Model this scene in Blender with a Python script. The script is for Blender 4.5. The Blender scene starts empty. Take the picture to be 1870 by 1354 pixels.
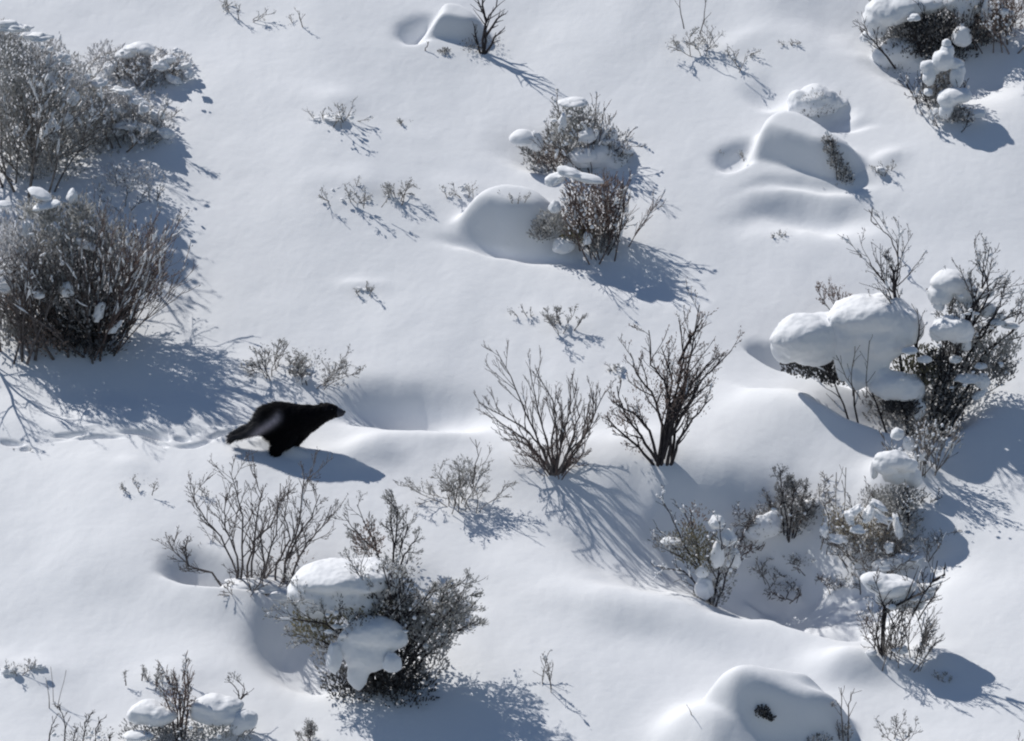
import bpy, math, random
import numpy as np
from mathutils import Vector, Matrix, noise as mn

S = bpy.context.scene
COL = S.collection
# ------------------------------------------------------------------ camera, light, exposure
PITCH = math.radians(20.0)          # the camera looks down this much
SLOPE = math.radians(25.0)          # the hillside rises away from the camera
DIST, WIDTH = 60.0, 8.5
PW, PH = 1870.0, 1354.0
PPM = PW / WIDTH                    # photo pixels per metre at the middle
cam_d = bpy.data.cameras.new('camera')
cam = bpy.data.objects.new('camera', cam_d); COL.objects.link(cam)
cam.location = (0, -DIST*math.cos(PITCH), DIST*math.sin(PITCH))
cam.rotation_euler = (math.pi/2-PITCH, 0, 0)
cam_d.sensor_width = 36; cam_d.lens = 36*DIST/WIDTH
cam_d.clip_start = 1; cam_d.clip_end = 3000
S.camera = cam

SUN = Vector((-.53, .375, .765)).normalized()
w = bpy.data.worlds.new('World'); S.world = w; w.use_nodes = True
nt = w.node_tree
sky = nt.nodes.new('ShaderNodeTexSky'); sky.sky_type = 'NISHITA'; sky.sun_disc = False
sky.sun_elevation = math.asin(SUN.z); sky.sun_rotation = math.atan2(SUN.x, SUN.y)
sky.altitude = 1500; sky.air_density = 1.0; sky.dust_density = 0.3; sky.ozone_density = 1.5
nt.nodes['Background'].inputs[1].default_value = 0.070
nt.links.new(sky.outputs[0], nt.nodes['Background'].inputs[0])
sl = bpy.data.lights.new('sun', 'SUN'); sl.energy = 3.4; sl.angle = math.radians(.6); sl.color = (1, .97, .93)
so = bpy.data.objects.new('sun', sl); COL.objects.link(so)
so.rotation_euler = SUN.to_track_quat('Z', 'Y').to_euler(); so.location = SUN*30
S.view_settings.view_transform = 'Standard'; S.view_settings.look = 'None'
S.view_settings.exposure = 0.06; S.view_settings.gamma = 1
S.cycles.max_bounces = 5; S.cycles.diffuse_bounces = 4
S.cycles.filter_width = 2.1         # the photograph is a soft telephoto frame
S.cycles.use_denoising = True

# ------------------------------------------------------------------ helpers
def mat(name, col, rough=.8, var=0, vscale=8, bump=0, bscale=60, spec=.2, col2=None):
    m = bpy.data.materials.new(name); m.use_nodes = True
    t = m.node_tree; b = t.nodes['Principled BSDF']
    b.inputs['Roughness'].default_value = rough
    b.inputs['Specular IOR Level'].default_value = spec
    b.inputs['Base Color'].default_value = (*col, 1)
    if var or col2:
        n = t.nodes.new('ShaderNodeTexNoise'); n.inputs['Scale'].default_value = vscale
        n.inputs['Detail'].default_value = 4
        tc = t.nodes.new('ShaderNodeTexCoord'); t.links.new(tc.outputs['Object'], n.inputs['Vector'])
        r = t.nodes.new('ShaderNodeValToRGB')
        c2 = col2 or tuple(c*(1-var) for c in col)
        r.color_ramp.elements[0].position = .35; r.color_ramp.elements[1].position = .65
        r.color_ramp.elements[0].color = (*c2, 1); r.color_ramp.elements[1].color = (*col, 1)
        t.links.new(n.outputs[0], r.inputs[0]); t.links.new(r.outputs[0], b.inputs['Base Color'])
    if bump:
        n = t.nodes.new('ShaderNodeTexNoise'); n.inputs['Scale'].default_value = bscale
        n.inputs['Detail'].default_value = 5
        tc = t.nodes.new('ShaderNodeTexCoord'); t.links.new(tc.outputs['Object'], n.inputs['Vector'])
        bp = t.nodes.new('ShaderNodeBump'); bp.inputs['Strength'].default_value = 1
        bp.inputs['Distance'].default_value = bump
        t.links.new(n.outputs[0], bp.inputs['Height']); t.links.new(bp.outputs[0], b.inputs['Normal'])
    return m
def leafmat(name, col, col2, tr=.4):
    m = mat(name, col, .85, col2=col2, vscale=22); t = m.node_tree; b = t.nodes['Principled BSDF']
    x = t.nodes.new('ShaderNodeBsdfTranslucent'); mx = t.nodes.new('ShaderNodeMixShader'); mx.inputs[0].default_value = tr
    t.links.new(b.inputs['Base Color'].links[0].from_socket, x.inputs['Color'])
    o = t.nodes['Material Output']; t.links.new(b.outputs[0], mx.inputs[1]); t.links.new(x.outputs[0], mx.inputs[2]); t.links.new(mx.outputs[0], o.inputs['Surface'])
    return m
M_SNOW = mat('snow', (.865, .875, .89), .75, bump=.003, bscale=16, spec=.15)
M_BARK = mat('grey bark', (.20, .175, .165), .9, col2=(.09, .078, .076), vscale=30)
M_DARK = mat('dark bark', (.065, .056, .056), .9, col2=(.032, .028, .032), vscale=30)
M_PALE = mat('pale bark', (.27, .245, .225), .9, col2=(.13, .115, .105), vscale=30)
M_RED = mat('reddish bark', (.21, .155, .135), .9, col2=(.10, .075, .07), vscale=30)
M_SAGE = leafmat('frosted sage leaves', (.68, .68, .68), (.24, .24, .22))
M_OLIV = leafmat('olive leaves', (.30, .28, .19), (.15, .14, .10))
M_DRY = leafmat('dry leaves', (.36, .29, .26), (.19, .15, .135))
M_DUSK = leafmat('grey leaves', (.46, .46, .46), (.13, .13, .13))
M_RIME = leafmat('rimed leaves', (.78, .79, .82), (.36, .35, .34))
M_SHADE = leafmat('dark leaves', (.12, .12, .12), (.045, .045, .048), .25)  # shade at bush bottoms, interiors and holes, put into the leaf colour
M_GRASS = leafmat('dry grass', (.46, .42, .33), (.26, .23, .18))

class MB:
    def __init__(s): s.v = []; s.f = []
    def tube(s, pts, rad, n=4):
        k0 = len(s.v); prev = None
        for i, p in enumerate(pts):
            d = (pts[min(i+1, len(pts)-1)] - pts[max(i-1, 0)])
            if d.length < 1e-7: d = Vector((0, 0, 1))
            d.normalize()
            a = d.cross(Vector((0.31, 1, .17)) if prev is None else prev)
            if a.length < 1e-4: a = d.cross(Vector((1, 0, 0)))
            a.normalize(); b = d.cross(a); prev = b.cross(d) if False else Vector((0.31, 1, .17))
            for j in range(n):
                t = 2*math.pi*j/n
                s.v.append(p + (a*math.cos(t)+b*math.sin(t))*rad[i])
        for i in range(len(pts)-1):
            for j in range(n):
                q = k0+i*n
                s.f.append((q+j, q+(j+1) % n, q+n+(j+1) % n, q+n+j))
        s.f.append(tuple(k0+(len(pts)-1)*n+j for j in range(n)))
    def leaf(s, p, d, L, wd, rng):
        k = len(s.v); a = d.cross(Vector((rng.uniform(-1, 1), rng.uniform(-1, 1), rng.uniform(-1, 1)))).normalized()*wd
        s.v += [p-a*.4, p+a*.4, p+d*L*.6+a, p+d*L, p+d*L*.6-a]
        s.f.append((k, k+1, k+2, k+3, k+4))
    def blob(s, c, r, seed, amp=.18, freq=1.6, sub=2, flat=0.0):
        vs, fs = ico(sub); k = len(s.v); o = Vector((seed*7.13, seed*3.7, seed*1.9))
        for v in vs:
            f = 1 + amp*mn.noise(v*freq+o) + amp*.45*mn.noise(v*freq*2.3+o)
            q = Vector((v.x*r[0]*f, v.y*r[1]*f, v.z*r[2]*f))
            if flat and q.z < 0: q.z *= (1-flat)
            s.v.append(c+q)
        s.f += [tuple(k+i for i in t) for t in fs]
    def build(s, name, m, parent=None, loc=None, smooth=True, up_only=False):
        me = bpy.data.meshes.new(name)
        l = loc if loc is not None else Vector((0, 0, 0))
        me.from_pydata([tuple(v-l) for v in s.v], [], s.f); me.update()
        if smooth: me.polygons.foreach_set('use_smooth', [True]*len(me.polygons))
        me.materials.append(m)
        o = bpy.data.objects.new(name, me); COL.objects.link(o)
        if parent: o.parent = parent
        return o
_ico = {}
def ico(sub):
    if sub not in _ico:
        import bmesh
        b = bmesh.new(); bmesh.ops.create_icosphere(b, subdivisions=sub, radius=1)
        _ico[sub] = ([v.co.copy() for v in b.verts], [tuple(v.index for v in f.verts) for f in b.faces]); b.free()
    return _ico[sub]
def tag(o, label=None, cat=None, group=None, kind=None):
    if label: o['label'] = label
    if cat: o['category'] = cat
    if group: o['group'] = group
    if kind: o['kind'] = kind
    return o
def empty(name, loc, label, cat, group=None):
    o = bpy.data.objects.new(name, None); COL.objects.link(o); o.location = loc
    o.empty_display_size = .1
    return tag(o, label, cat, group)

# ------------------------------------------------------------------ terrain
CF = Vector((0, math.cos(PITCH), -math.sin(PITCH))); CU = Vector((0, math.sin(PITCH), math.cos(PITCH)))
def ray(px, py):
    return (CF + Vector((1, 0, 0))*((px-PW/2)/PPM/DIST) + CU*(-(py-PH/2)/PPM/DIST))
TS = math.tan(SLOPE)
def plane_pt(px, py):                       # a point of the mean hillside
    d = ray(px, py); o = cam.location
    t = (o.y*TS - o.z)/(d.z - d.y*TS)
    return (o.x+d.x*t, o.y+d.y*t)
_rng = np.random.RandomState(5); _tab = _rng.rand(256, 256)
def vnoise(x, y, sc, ox=0.0):
    X = x/sc+ox+100; Y = y/sc+ox*1.7+100
    xi = np.floor(X).astype(int); yi = np.floor(Y).astype(int); fx = X-xi; fy = Y-yi
    fx = fx*fx*fx*(fx*(fx*6-15)+10); fy = fy*fy*fy*(fy*(fy*6-15)+10)
    T = lambda a, b: _tab[a % 256, b % 256]
    return ((T(xi, yi)*(1-fx)+T(xi+1, yi)*fx)*(1-fy)+(T(xi, yi+1)*(1-fx)+T(xi+1, yi+1)*fx)*fy)*2-1
KY = PPM*math.sin(PITCH+SLOPE)/math.cos(SLOPE)      # photo pixels per metre of y on the hillside
FEAT = []
def F(px, py, rx, ry, H, rot=0, p=1.0):
    """drift or hollow; rx, ry in photo pixels, each a number or (left,right) / (far,near)"""
    rx = rx if isinstance(rx, tuple) else (rx, rx); ry = ry if isinstance(ry, tuple) else (ry, ry)
    x, y = plane_pt(px, py)
    FEAT.append((x, y, rx[0]/PPM, rx[1]/PPM, ry[0]/KY, ry[1]/KY, H, math.radians(rot), p))
def height(x, y):
    x = np.asarray(x, float); y = np.asarray(y, float)
    yc = np.clip(y, -6, 6); edge = np.abs(y-yc)
    h = y*TS + .012*yc*yc + .012*12*np.where(y > 6, 1, -1)*np.where(edge > 0, edge, 0)*.3
    wx = x+.10*vnoise(x, y, .55, 3.3)+.012*vnoise(x, y, .17, 8.1); wy = y+.10*vnoise(x, y, .55, 9.9)+.012*vnoise(x, y, .17, 1.1)
    for (cx, cy, xl, xr, yb, yf, H, rot, p) in FEAT:
        m = (np.abs(x-cx) < 4*max(xl, xr, yb, yf)) & (np.abs(y-cy) < 4*max(xl, xr, yb, yf))
        if not m.any(): continue
        dx = (wx if True else x)[m]-cx; dy = wy[m]-cy
        c, s_ = math.cos(rot), math.sin(rot); u = dx*c+dy*s_; v = -dx*s_+dy*c
        u = np.where(u < 0, u/xl, u/xr); v = np.where(v > 0, v/yb, v/yf)
        h[m] += H*np.exp(-np.power(u*u+v*v+1e-9, p))
    h = h + .05*vnoise(x, y, 1.9, 1.0)+.028*vnoise(x, y, .8, 5.0)+.006*vnoise(x, y, .33, 2.0)+.0016*vnoise(x, y, .12, 4.0)+.0005*vnoise(x, y, .045, 7.0)
    far = np.maximum(np.hypot(x, y)-8, 0)
    h = h + np.minimum(far/20, 1)*(1.2*vnoise(x, y, 14, 3)+.35*vnoise(x, y, 4, 6))
    return h
def gp(px, py):                              # the snow surface seen at a photo pixel
    d = ray(px, py); o = cam.location
    t = (o.y*TS - o.z)/(d.z - d.y*TS)
    ts = t+np.linspace(-2.0, 2.0, 700)
    X = o.x+d.x*ts; Y = o.y+d.y*ts; Z = o.z+d.z*ts
    g = Z-height(X, Y); k = int(np.argmax(g < 0))
    return Vector((X[k], Y[k], Z[k]))
def hz(x, y): return float(height(np.array([x]), np.array([y]))[0])
# broad swells
F(300, 1000, 420, (200, 120), .14, 0, 1)
F(150, 500, 260, 200, .10)
F(1600, 620, 260, 160, -.10)
F(950, 1200, 260, 160, .10)
F(560, 300, 260, 200, .06)
# hollow right of the animal, its lit lip
F(752, 752, 112, 35, -.29, -6, 1.12)
F(795, 738, 60, 18, -.09, 0, 1)
F(800, 818, 90, 26, .06, 0, 1)
# bank with the two bare shrubs, and the shaded hollow below
F(1120, 870, (230, 230), (60, 40), .16, -4, 1.2)
F(1430, 1020, (215, 250), (95, 105), -.55, -6, 1.7)
F(1370, 975, (150, 130), (40, 60), -.26, -12, 2.0)
F(1500, 1140, (75, 90), (55, 30), -.34, 4, 2.0)
F(1130, 1010, (110, 160), (80, 60), -.14, -20, 1.3)
F(1180, 1150, 170, 40, .12, -14, 1.2)
F(1530, 1235, 60, 26, .12, 0, 1.2)
F(1660, 1245, 120, 30, .06, 0, 1.2)
# big dome, bottom right
F(1408, 1378, (98, 118), (44, 34), .37, -8, 2.8)
F(1450, 1345, 26, 10, .03, -20, 1.2)
F(1480, 1370, 30, 12, -.05, 0, 1.2)
F(1280, 1410, (60, 70), (34, 50), .08, 0, 1.1)
F(1310, 1400, (90, 90), (50, 50), .20, 0, 1.2)
# left bush hollow and bank
F(120, 680, 260, 60, -.02, 0, 1.0)
F(150, 880, 300, 80, .03, 0, 1.0)
F(180, 772, (260, 220), (34, 40), .05, 0, 1)
# well beneath the bottom-left bush
F(610, 1185, (130, 190), (75, 80), -.34, 18, 1.8)
F(398, 1100, (84, 90), (40, 16), -.32, -8, 2.0)
F(430, 1125, 130, 40, .10, -14, 1.2)
# capped bush on the right: well
F(1640, 735, (120, 130), (50, 40), -.24, 0, 1.7)
F(1478, 642, (80, 90), (34, 15), -.30, -18, 2.2)
F(1480, 750, (110, 90), (16, 50), .10, -12, 1.4)
F(1480, 800, 200, 60, .12, -8, 1.2)
F(1640, 880, 60, 22, .12, 0, 1.2)
# drift with steep front, top right
F(1462, 308, (90, 94), (42, 20), .28, -7, 3.2)
F(1505, 238, (70, 60), (12, 9), -.08, -8, 1.2)
F(1345, 300, (30, 34), (22, 20), -.12, 0, 1.6)
F(1485, 352, 90, 12, -.05, 4, 1.2)
F(1485, 398, (100, 90), (22, 28), -.15, 3, 1.1)
F(1400, 190, 40, 20, -.06, 0, 1.3)
F(1515, 215, (40, 40), (20, 26), -.12, 0, 1.6)
# hooded drift left of the middle bush
F(925, 422, (84, 110), (36, 26), .32, -10, 2.6)
F(930, 462, (100, 90), (18, 16), -.12, -10, 1.5)
F(1110, 490, (150, 110), (32, 30), -.10, -18, 1.4)
F(1010, 300, (90, 120), (40, 24), -.10, -10, 1.4)
# capped stone, top
F(828, 98, (66, 58), (34, 18), .18, -4, 3.2)
F(770, 90, (45, 30), (26, 20), -.16, 0, 1.5)
# top right bushes
F(1700, 120, (170, 150), (70, 60), -.25, -30, 1.5)
F(1520, 40, (110, 70), 60, -.10, 0, 1)
F(1740, 110, (90, 60), 40, .12, -35, 1.2)
# small swellings under the sprigs
for (a, b, c, d, e) in ((620, 215, 50, 22, .07), (640, 360, 60, 18, .05), (845, 350, 40, 14, .05), (1605, 318, 30, 12, .07),
                        (670, 530, 40, 12, .05), (1030, 590, 50, 16, .05), (540, 690, 90, 26, .07), (50, 1240, 60, 22, .10),
                        (300, 1262, 80, 30, .08), (1340, 110, 60, 20, .05), (245, 890, 40, 12, .04)):
    F(a, b, c*1.1, d*1.2, e*.55, 0, 1.0)
_r = random.Random(4)
# the animal's track: shallow shuffled trough with deeper prints
for (a, b, c, d, e) in ((128, 795, 28, 4, -.09), (180, 810, 30, 4, -.085), (255, 800, 32, 5, -.11), (268, 813, 20, 3.5, -.05), (12, 806, 18, 4, -.08), (38, 820, 9, 4, -.06),
                        (345, 811, 30, 3.5, -.035), (395, 802, 22, 4, -.045), (430, 812, 20, 5, -.04), (320, 800, 14, 3, -.04)):
    F(a, b+12, c, d, e*1.5, _r.uniform(-6, 4), 1.7)
F(450, 812, 30, 8, .045, -6, 1.3)
F(520, 846, 50, 10, .075, 0, 1.2)
F(670, 850, 75, 30, .10, 0, 1)
F(482, 816, 14, 7, .05, 0, 1.3)
_r = random.Random(4)
for _ in range(26):
    F(_r.uniform(1340, 1580), _r.uniform(960, 1130), _r.uniform(14, 38), _r.uniform(5, 12), _r.uniform(-.05, .06), _r.uniform(-40, 10), 1.2)
for _ in range(9):
    F(_r.uniform(90, 420), _r.uniform(794, 818), _r.uniform(8, 20), _r.uniform(2.5, 5), _r.uniform(-.014, .01), 0, 1.2)

def make_ground():
    def axis(lo, hi, step, far, g):
        c = list(np.arange(lo, hi+1e-6, step)); s_ = step; a = []; x = hi
        while x < far: s_ *= g; x += s_; a.append(x)
        s_ = step; b = []; x = lo
        while x > -far: s_ *= g; x -= s_; b.append(x)
        return np.array(b[::-1]+c+a)
    xs = axis(-4.6, 4.6, .0115, 160, 1.06); ys = axis(-4.5, 4.9, .0125, 160, 1.06)
    X, Y = np.meshgrid(xs, ys); Z = height(X.ravel(), Y.ravel()).reshape(X.shape)
    n, m = X.shape
    me = bpy.data.meshes.new('snow_slope')
    me.vertices.add(n*m); me.vertices.foreach_set('co', np.stack([X, Y, Z], -1).ravel())
    i = np.arange((n-1)*(m-1)); r = i//(m-1); c = i % (m-1); a = r*m+c
    q = np.stack([a, a+1, a+m+1, a+m], -1).ravel()
    me.loops.add(len(q)); me.loops.foreach_set('vertex_index', q.astype(np.int32))
    me.polygons.add(len(i)); me.polygons.foreach_set('loop_start', (i*4).astype(np.int32))
    me.polygons.foreach_set('use_smooth', np.ones(len(i), bool))
    me.update(); me.validate(); me.materials.append(M_SNOW)
    o = bpy.data.objects.new('snow_slope', me); COL.objects.link(o); o['kind'] = 'structure'
make_ground()
# ------------------------------------------------------------------ plants
KZ = PPM*math.cos(PITCH); KD = PPM*math.sin(PITCH)     # photo px per metre of height, per metre of depth
def off(dx, dy, depth=0.0):
    """photo-pixel offset from a base (dx right, dy up) at a given depth (m, + away) -> metres"""
    return Vector((dx/PPM, depth, (dy-depth*KD)/KZ))
def rv(r, s=1): return Vector((r.gauss(0, s), r.gauss(0, s), r.gauss(0, s)))

# ------------------------------------------------------------------ the wolverine
def fur_mat():
    m = bpy.data.materials.new('black fur'); m.use_nodes = True; t = m.node_tree; b = t.nodes['Principled BSDF']
    b.inputs['Roughness'].default_value = .6; b.inputs['Specular IOR Level'].default_value = .1
    a = t.nodes.new('ShaderNodeAttribute'); a.attribute_name = 'coat'
    n = t.nodes.new('ShaderNodeTexNoise'); n.inputs['Scale'].default_value = 40
    tc = t.nodes.new('ShaderNodeTexCoord'); t.links.new(tc.outputs['Object'], n.inputs['Vector'])
    mx = t.nodes.new('ShaderNodeMix'); mx.data_type = 'RGBA'; mx.blend_type = 'MULTIPLY'; mx.inputs[0].default_value = .6
    t.links.new(a.outputs['Color'], mx.inputs[6]); t.links.new(n.outputs[0], mx.inputs[7]); t.links.new(mx.outputs[2], b.inputs['Base Color'])
    return m
def coat(me, base):
    ca = me.color_attributes.new('coat', 'FLOAT_COLOR', 'POINT'); R = random.Random(3)
    for i, v in enumerate(me.vertices):
        x = v.co.x*PPM; z = v.co.z*KZ                      # back in outline units
        # pale band: from behind the shoulder, over the hip, down to the root of the tail
        cz = 65+(x-8)*.74 if x < 8 else 65
        f = math.exp(-((z-cz)/9)**2)*(1 if -28 < x < 2 else math.exp(-((x-2)/8)**2) if x >= 2 else math.exp(-((x+28)/16)**2))
        f *= 4.6*(1 if v.co.y < .02 else .5)
        c = [.0035*(1-f)+.115*f, .0032*(1-f)+.105*f, .0045*(1-f)+.115*f]
        if x > 112: c = [.05, .05, .06]
        if x < -20: k2 = min(1, (-20-x)/25); c = [c[0]+.045*k2, c[1]+.045*k2, c[2]+.048*k2]
        if x > 86 and x < 104 and z > 74: c = [.008, .007, .009]
        k = R.uniform(.8, 1.2); ca.data[i].color = (c[0]*k*1.6, c[1]*k*1.6, c[2]*k*1.6, 1)
def animal():
    base = gp(503, 821); root = empty('wolverine', base, 'black long-furred wolverine with a pale flank stripe bounding right across the snow', 'animal')
    mb = MB(); seed = [0]
    def chain(pts, wid=.8, step=5):
        for (a, b) in zip(pts, pts[1:]):
            L = math.hypot(b[0]-a[0], b[1]-a[1]); n = max(2, int(L/step))
            for i in range(n+1):
                t = i/n; x, z, y, r = [a[k]*(1-t)+b[k]*t for k in range(4)]; seed[0] += 1
                mb.blob(off(x, z)+Vector((0, y, 0)), (r/PPM, r*wid/PPM, r/KZ), 1, .0, 1, 3)
    # x, z (outline units), y metres, radius
    chain([(-24, 48, 0, 17), (-10, 54, 0, 27), (8, 55, 0, 31), (28, 52, 0, 30.5), (50, 53, 0, 27), (68, 58, 0, 21), (82, 63.5, 0, 17), (94, 68.5, 0, 15.5), (103, 68.5, 0, 12.5), (111, 67, 0, 9.5), (118, 66, 0, 7)], .72)
    chain([(100, 63, 0, 6.5), (108, 61, 0, 5), (114, 60.5, 0, 3.2)], .8)                       # lower jaw
    chain([(30, 40, 0, 26), (22, 28, 0, 22), (16, 16, 0, 17), (24, 12, 0, 12)], .6)
    chain([(0, 40, 0, 24), (8, 26, 0, 18), (12, 14, 0, 14)], .6)
    chain([(60, 58, 0, 23), (48, 44, 0, 22), (38, 26, 0, 16)], .6)                            # deep chest
    for y, a in ((-.034, 0), (.030, 25)):                                                        # forelegs, driving into the snow
        chain([(24+a*.5, 36, y, 20), (16+a*.7, 22, y*1.1, 17), (8+a, 10, y*1.2, 12), (2+a, 3, y*1.2, 9.5), (4+a, -6, y*1.2, 8)], .8)
    for y, a in ((-.032, 0), (.032, 4)):                                                       # hind legs thrown back
        chain([(-20+a, 48, y, 16), (-32+a, 40, y*1.1, 10.5), (-46+a, 33, y*1.1, 6.5), (-60+a, 27, y*1.1, 5), (-74, 24, y*1.1, 5), (-80, 19, y*1.1, 4.5)], .75)
    chain([(-30, 50, 0, 10), (-42, 42, 0, 7.5), (-56, 36, 0, 6.5), (-68, 31, 0, 5.5), (-76, 28, 0, 3.5)], .8)          # bushy tail
    for y in (-.045, .045):
        mb.blob(off(84, 78.5)+Vector((0, y, 0)), (3.6/PPM, .010, 3.2/KZ), 1, 0, 1, 2)
    o = mb.build('body', fur_mat(), root); o.name = 'wolverine_body'
    q = o.modifiers.new('r', 'REMESH'); q.mode = 'VOXEL'; q.voxel_size = .0055; q = o.modifiers.new('s', 'SMOOTH'); q.iterations = 5
    dg = bpy.context.evaluated_depsgraph_get(); me = bpy.data.meshes.new_from_object(o.evaluated_get(dg)); o.modifiers.clear(); o.data = me
    me.name = 'wolverine_body'; o.name = 'body'; me.polygons.foreach_set('use_smooth', [True]*len(me.polygons))
    # coarse clumps in the coat
    cs = [(v.co.copy(), v.normal.copy()) for v in me.vertices]
    for v, (c, nn) in zip(me.vertices, cs): v.co = c+nn*(mn.noise(c*55)*.0035+mn.noise(c*20)*.004)
    coat(me, base)
    R = random.Random(11); hv = []; hf = []
    for pl in me.polygons:
        for _ in range(2 if R.random() < .8 else 1):
            if R.random() > .6: continue
            c = pl.center+rv(R, .002); x = c.x*PPM
            if x > 108 and R.random() < .8: continue
            if x > 108: L = .006
            else: L = (.040 if x < 60 else .024)*R.uniform(.5, 1.2)
            if x > 86: L *= .6
            d = (pl.normal*.45+Vector((-.8, 0, -.45))+rv(R, .18)).normalized()
            s_ = d.cross(pl.normal+rv(R, .2)).normalized()*.0016; k = len(hv)
            hv += [c-s_-pl.normal*.002, c+s_-pl.normal*.002, c+d*L]; hf.append((k, k+1, k+2))
    h = MB(); h.v = hv; h.f = hf; f = h.build('fur', me.materials[0], root, smooth=False); coat(f.data, base)
    shiny = mat('wet black', (.004, .004, .005), .15, spec=.6)
    h = MB(); h.blob(off(124, 67.5), (3.2/PPM, .013, 2.8/KZ), 1, .0, 1, 2); h.build('nose', shiny, root)
    for y in (-.047, .047):
        h = MB(); h.blob(off(103, 76)+Vector((0, y, 0)), (.0055, .004, .0055), 1, 0, 1, 2); h.build('eye', shiny, root)
animal()
class Plant:
    def __init__(s, name, px, py, label, cat, group=None, sink=.04, seed=0):
        s.base = gp(px, py); s.base.z -= 0.0
        s.root = empty(name, s.base, label, cat, group); s.r = random.Random(seed or int(px*31+py*7)); s.sink = sink
        s.tips = []; s.segs = []; s.px, s.py = px, py
    def _twig(s, mb, p, d, L, r0, lvl, up, kink, dens, ang):
        r = s.r; n = 5 if lvl > 0 else 7; pts = [p.copy()]; rad = [r0]; seg = L/n
        for i in range(n):
            d = (d + rv(r, kink) + Vector((0, 0, up))).normalized()
            p = p + d*seg; pts.append(p.copy()); rad.append(max(r0*(1-.72*(i+1)/n), .0021))
        mb.tube(pts, rad, 5 if lvl == 0 else 4 if lvl == 1 else 3); s.segs.append((pts, rad))
        s._kids(mb, pts, rad, L, lvl, up, kink, dens, ang)
    def _kids(s, mb, pts, rad, L, lvl, up, kink, dens, ang, start=.25):
        r = s.r; n = len(pts)-1
        if lvl >= s.maxlvl:
            for i in range(max(1, n//2), n+1): s.tips.append((pts[i], (pts[i]-pts[i-1]).normalized()))
            return
        if dens <= 0: return
        k = max(1, int(round(dens*(1.25 if lvl == 0 else .75)*r.uniform(.7, 1.3))))
        for j in range(k):
            f = start+(1-start)*(j+r.random())/k*.97; x = f*n; i = min(int(x), n-1); q = pts[i].lerp(pts[i+1], x-i)
            ax = (pts[i+1]-pts[i]).normalized(); side = ax.cross(rv(r)).normalized()
            a = math.radians(r.uniform(*ang)); d = ax*math.cos(a)+side*math.sin(a)
            d.y *= .8
            s._twig(mb, q, d, max(.025, L*r.uniform(.26, .52)*(1.15-f*.45)), max(rad[i]*.66, .0027), lvl+1, up*1.1, kink*1.1, dens*.8, ang)
        s.tips.append((pts[-1], (pts[-1]-pts[-2]).normalized()))
    def trace(s, lines, r0=.011, m=None, lvl=2, dens=5, up=.05, kink=.09, ang=(22, 50), depth=.22):
        """stems drawn along given outlines, each its own part with its twigs"""
        s.maxlvl = lvl
        for ln in lines:
            dep = s.r.uniform(-depth, depth); mb = MB(); ctrl = []
            for i, (dx, dy) in enumerate(ln):
                ctrl.append(off(dx, dy, dep*i/(len(ln)-1)))
            if ln[0][1] <= 5: ctrl[0] = ctrl[0] + Vector((0, 0, -s.sink))
            pts = []
            for i in range(len(ctrl)-1):
                for t in (0, .34, .67):
                    q = ctrl[i].lerp(ctrl[i+1], t); pts.append(q+rv(s.r, .004) if (i or t) else q)
            pts.append(ctrl[-1]); tot = sum((pts[i+1]-pts[i]).length for i in range(len(pts)-1))
            rad = [max(r0*1.15*(1-.75*i/(len(pts)-1)), .0034) for i in range(len(pts))]
            mb.tube(pts, rad, 6)
            s._kids(mb, pts, rad, tot*.62, 0, up, kink, dens, ang)
            mb.build('stem', m or M_BARK, s.root)
    def fan(s, n, H, left=40, right=40, m=None, r0=.008, lvl=2, dens=5, up=.08, kink=.10, ang=(18, 42), spread=0.06, dep=35, cx=0, cy=0, lo=.6):
        s.maxlvl = lvl; r = s.r
        for i in range(n):
            f = (i+.5)/n; a = math.radians(-left+(left+right)*f+r.uniform(-5, 5)); b = math.radians(r.uniform(-dep, dep))
            d = Vector((math.sin(a), math.sin(b), math.cos(a))).normalized(); mb = MB()
            p = off(cx, cy)+Vector((r.uniform(-spread, spread)+spread*(f-.5)*1.5, r.uniform(-spread, spread), -s.sink))
            L = H*r.uniform(lo, 1.0)*(1-.15*abs(f-.5))
            s._twig(mb, p, d, L, r0*r.uniform(.7, 1.2), 0, up, kink, dens, ang)
            mb.build('stem', m or M_BARK, s.root)
    def leaves(s, m=None, k=5, L=.022, wd=.004, spread=.012, keep=1.0, up=.6, lim=60000):
        mb = MB(); r = s.r
        for p, d in s.tips:
            if r.random() > keep: continue
            for _ in range(k):
                q = p + rv(r, spread); e = (d+rv(r, .5)+Vector((0, 0, up))).normalized()
                mb.leaf(q, e, L*r.uniform(.6, 1.3), wd*r.uniform(.7, 1.3), r)
        return mb.build('foliage', m or M_SAGE, s.root, smooth=False)
    lift = 0
    def o(s, dx, dy, depth=0.0): return off(dx, dy-s.lift, depth)
    def tuft(s, dx, dy, rx, ry, depth=0, n=400, m=None, L=.05, wd=.006, rd=None, up=.8):
        """a dense spray of narrow leaves filling a rounded clump"""
        mb = MB(); r = s.r; c = s.o(dx, dy, depth); rd = rd or rx
        for _ in range(n):
            v = rv(r).normalized()*(r.random()**.45)
            q = c+Vector((v.x*rx/PPM, v.y*rd/PPM, v.z*ry/KZ)); e = (Vector((v.x*.8, v.y*.5, v.z*.3+up))+rv(r, .35)).normalized()
            mb.leaf(q, e, L*r.uniform(.5, 1.3), wd*1.25*r.uniform(.6, 1.3), r)
            if r.random() < .04: s.tips.append((q, e))
        return mb.build('foliage', m or M_SAGE, s.root, smooth=False)
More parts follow.
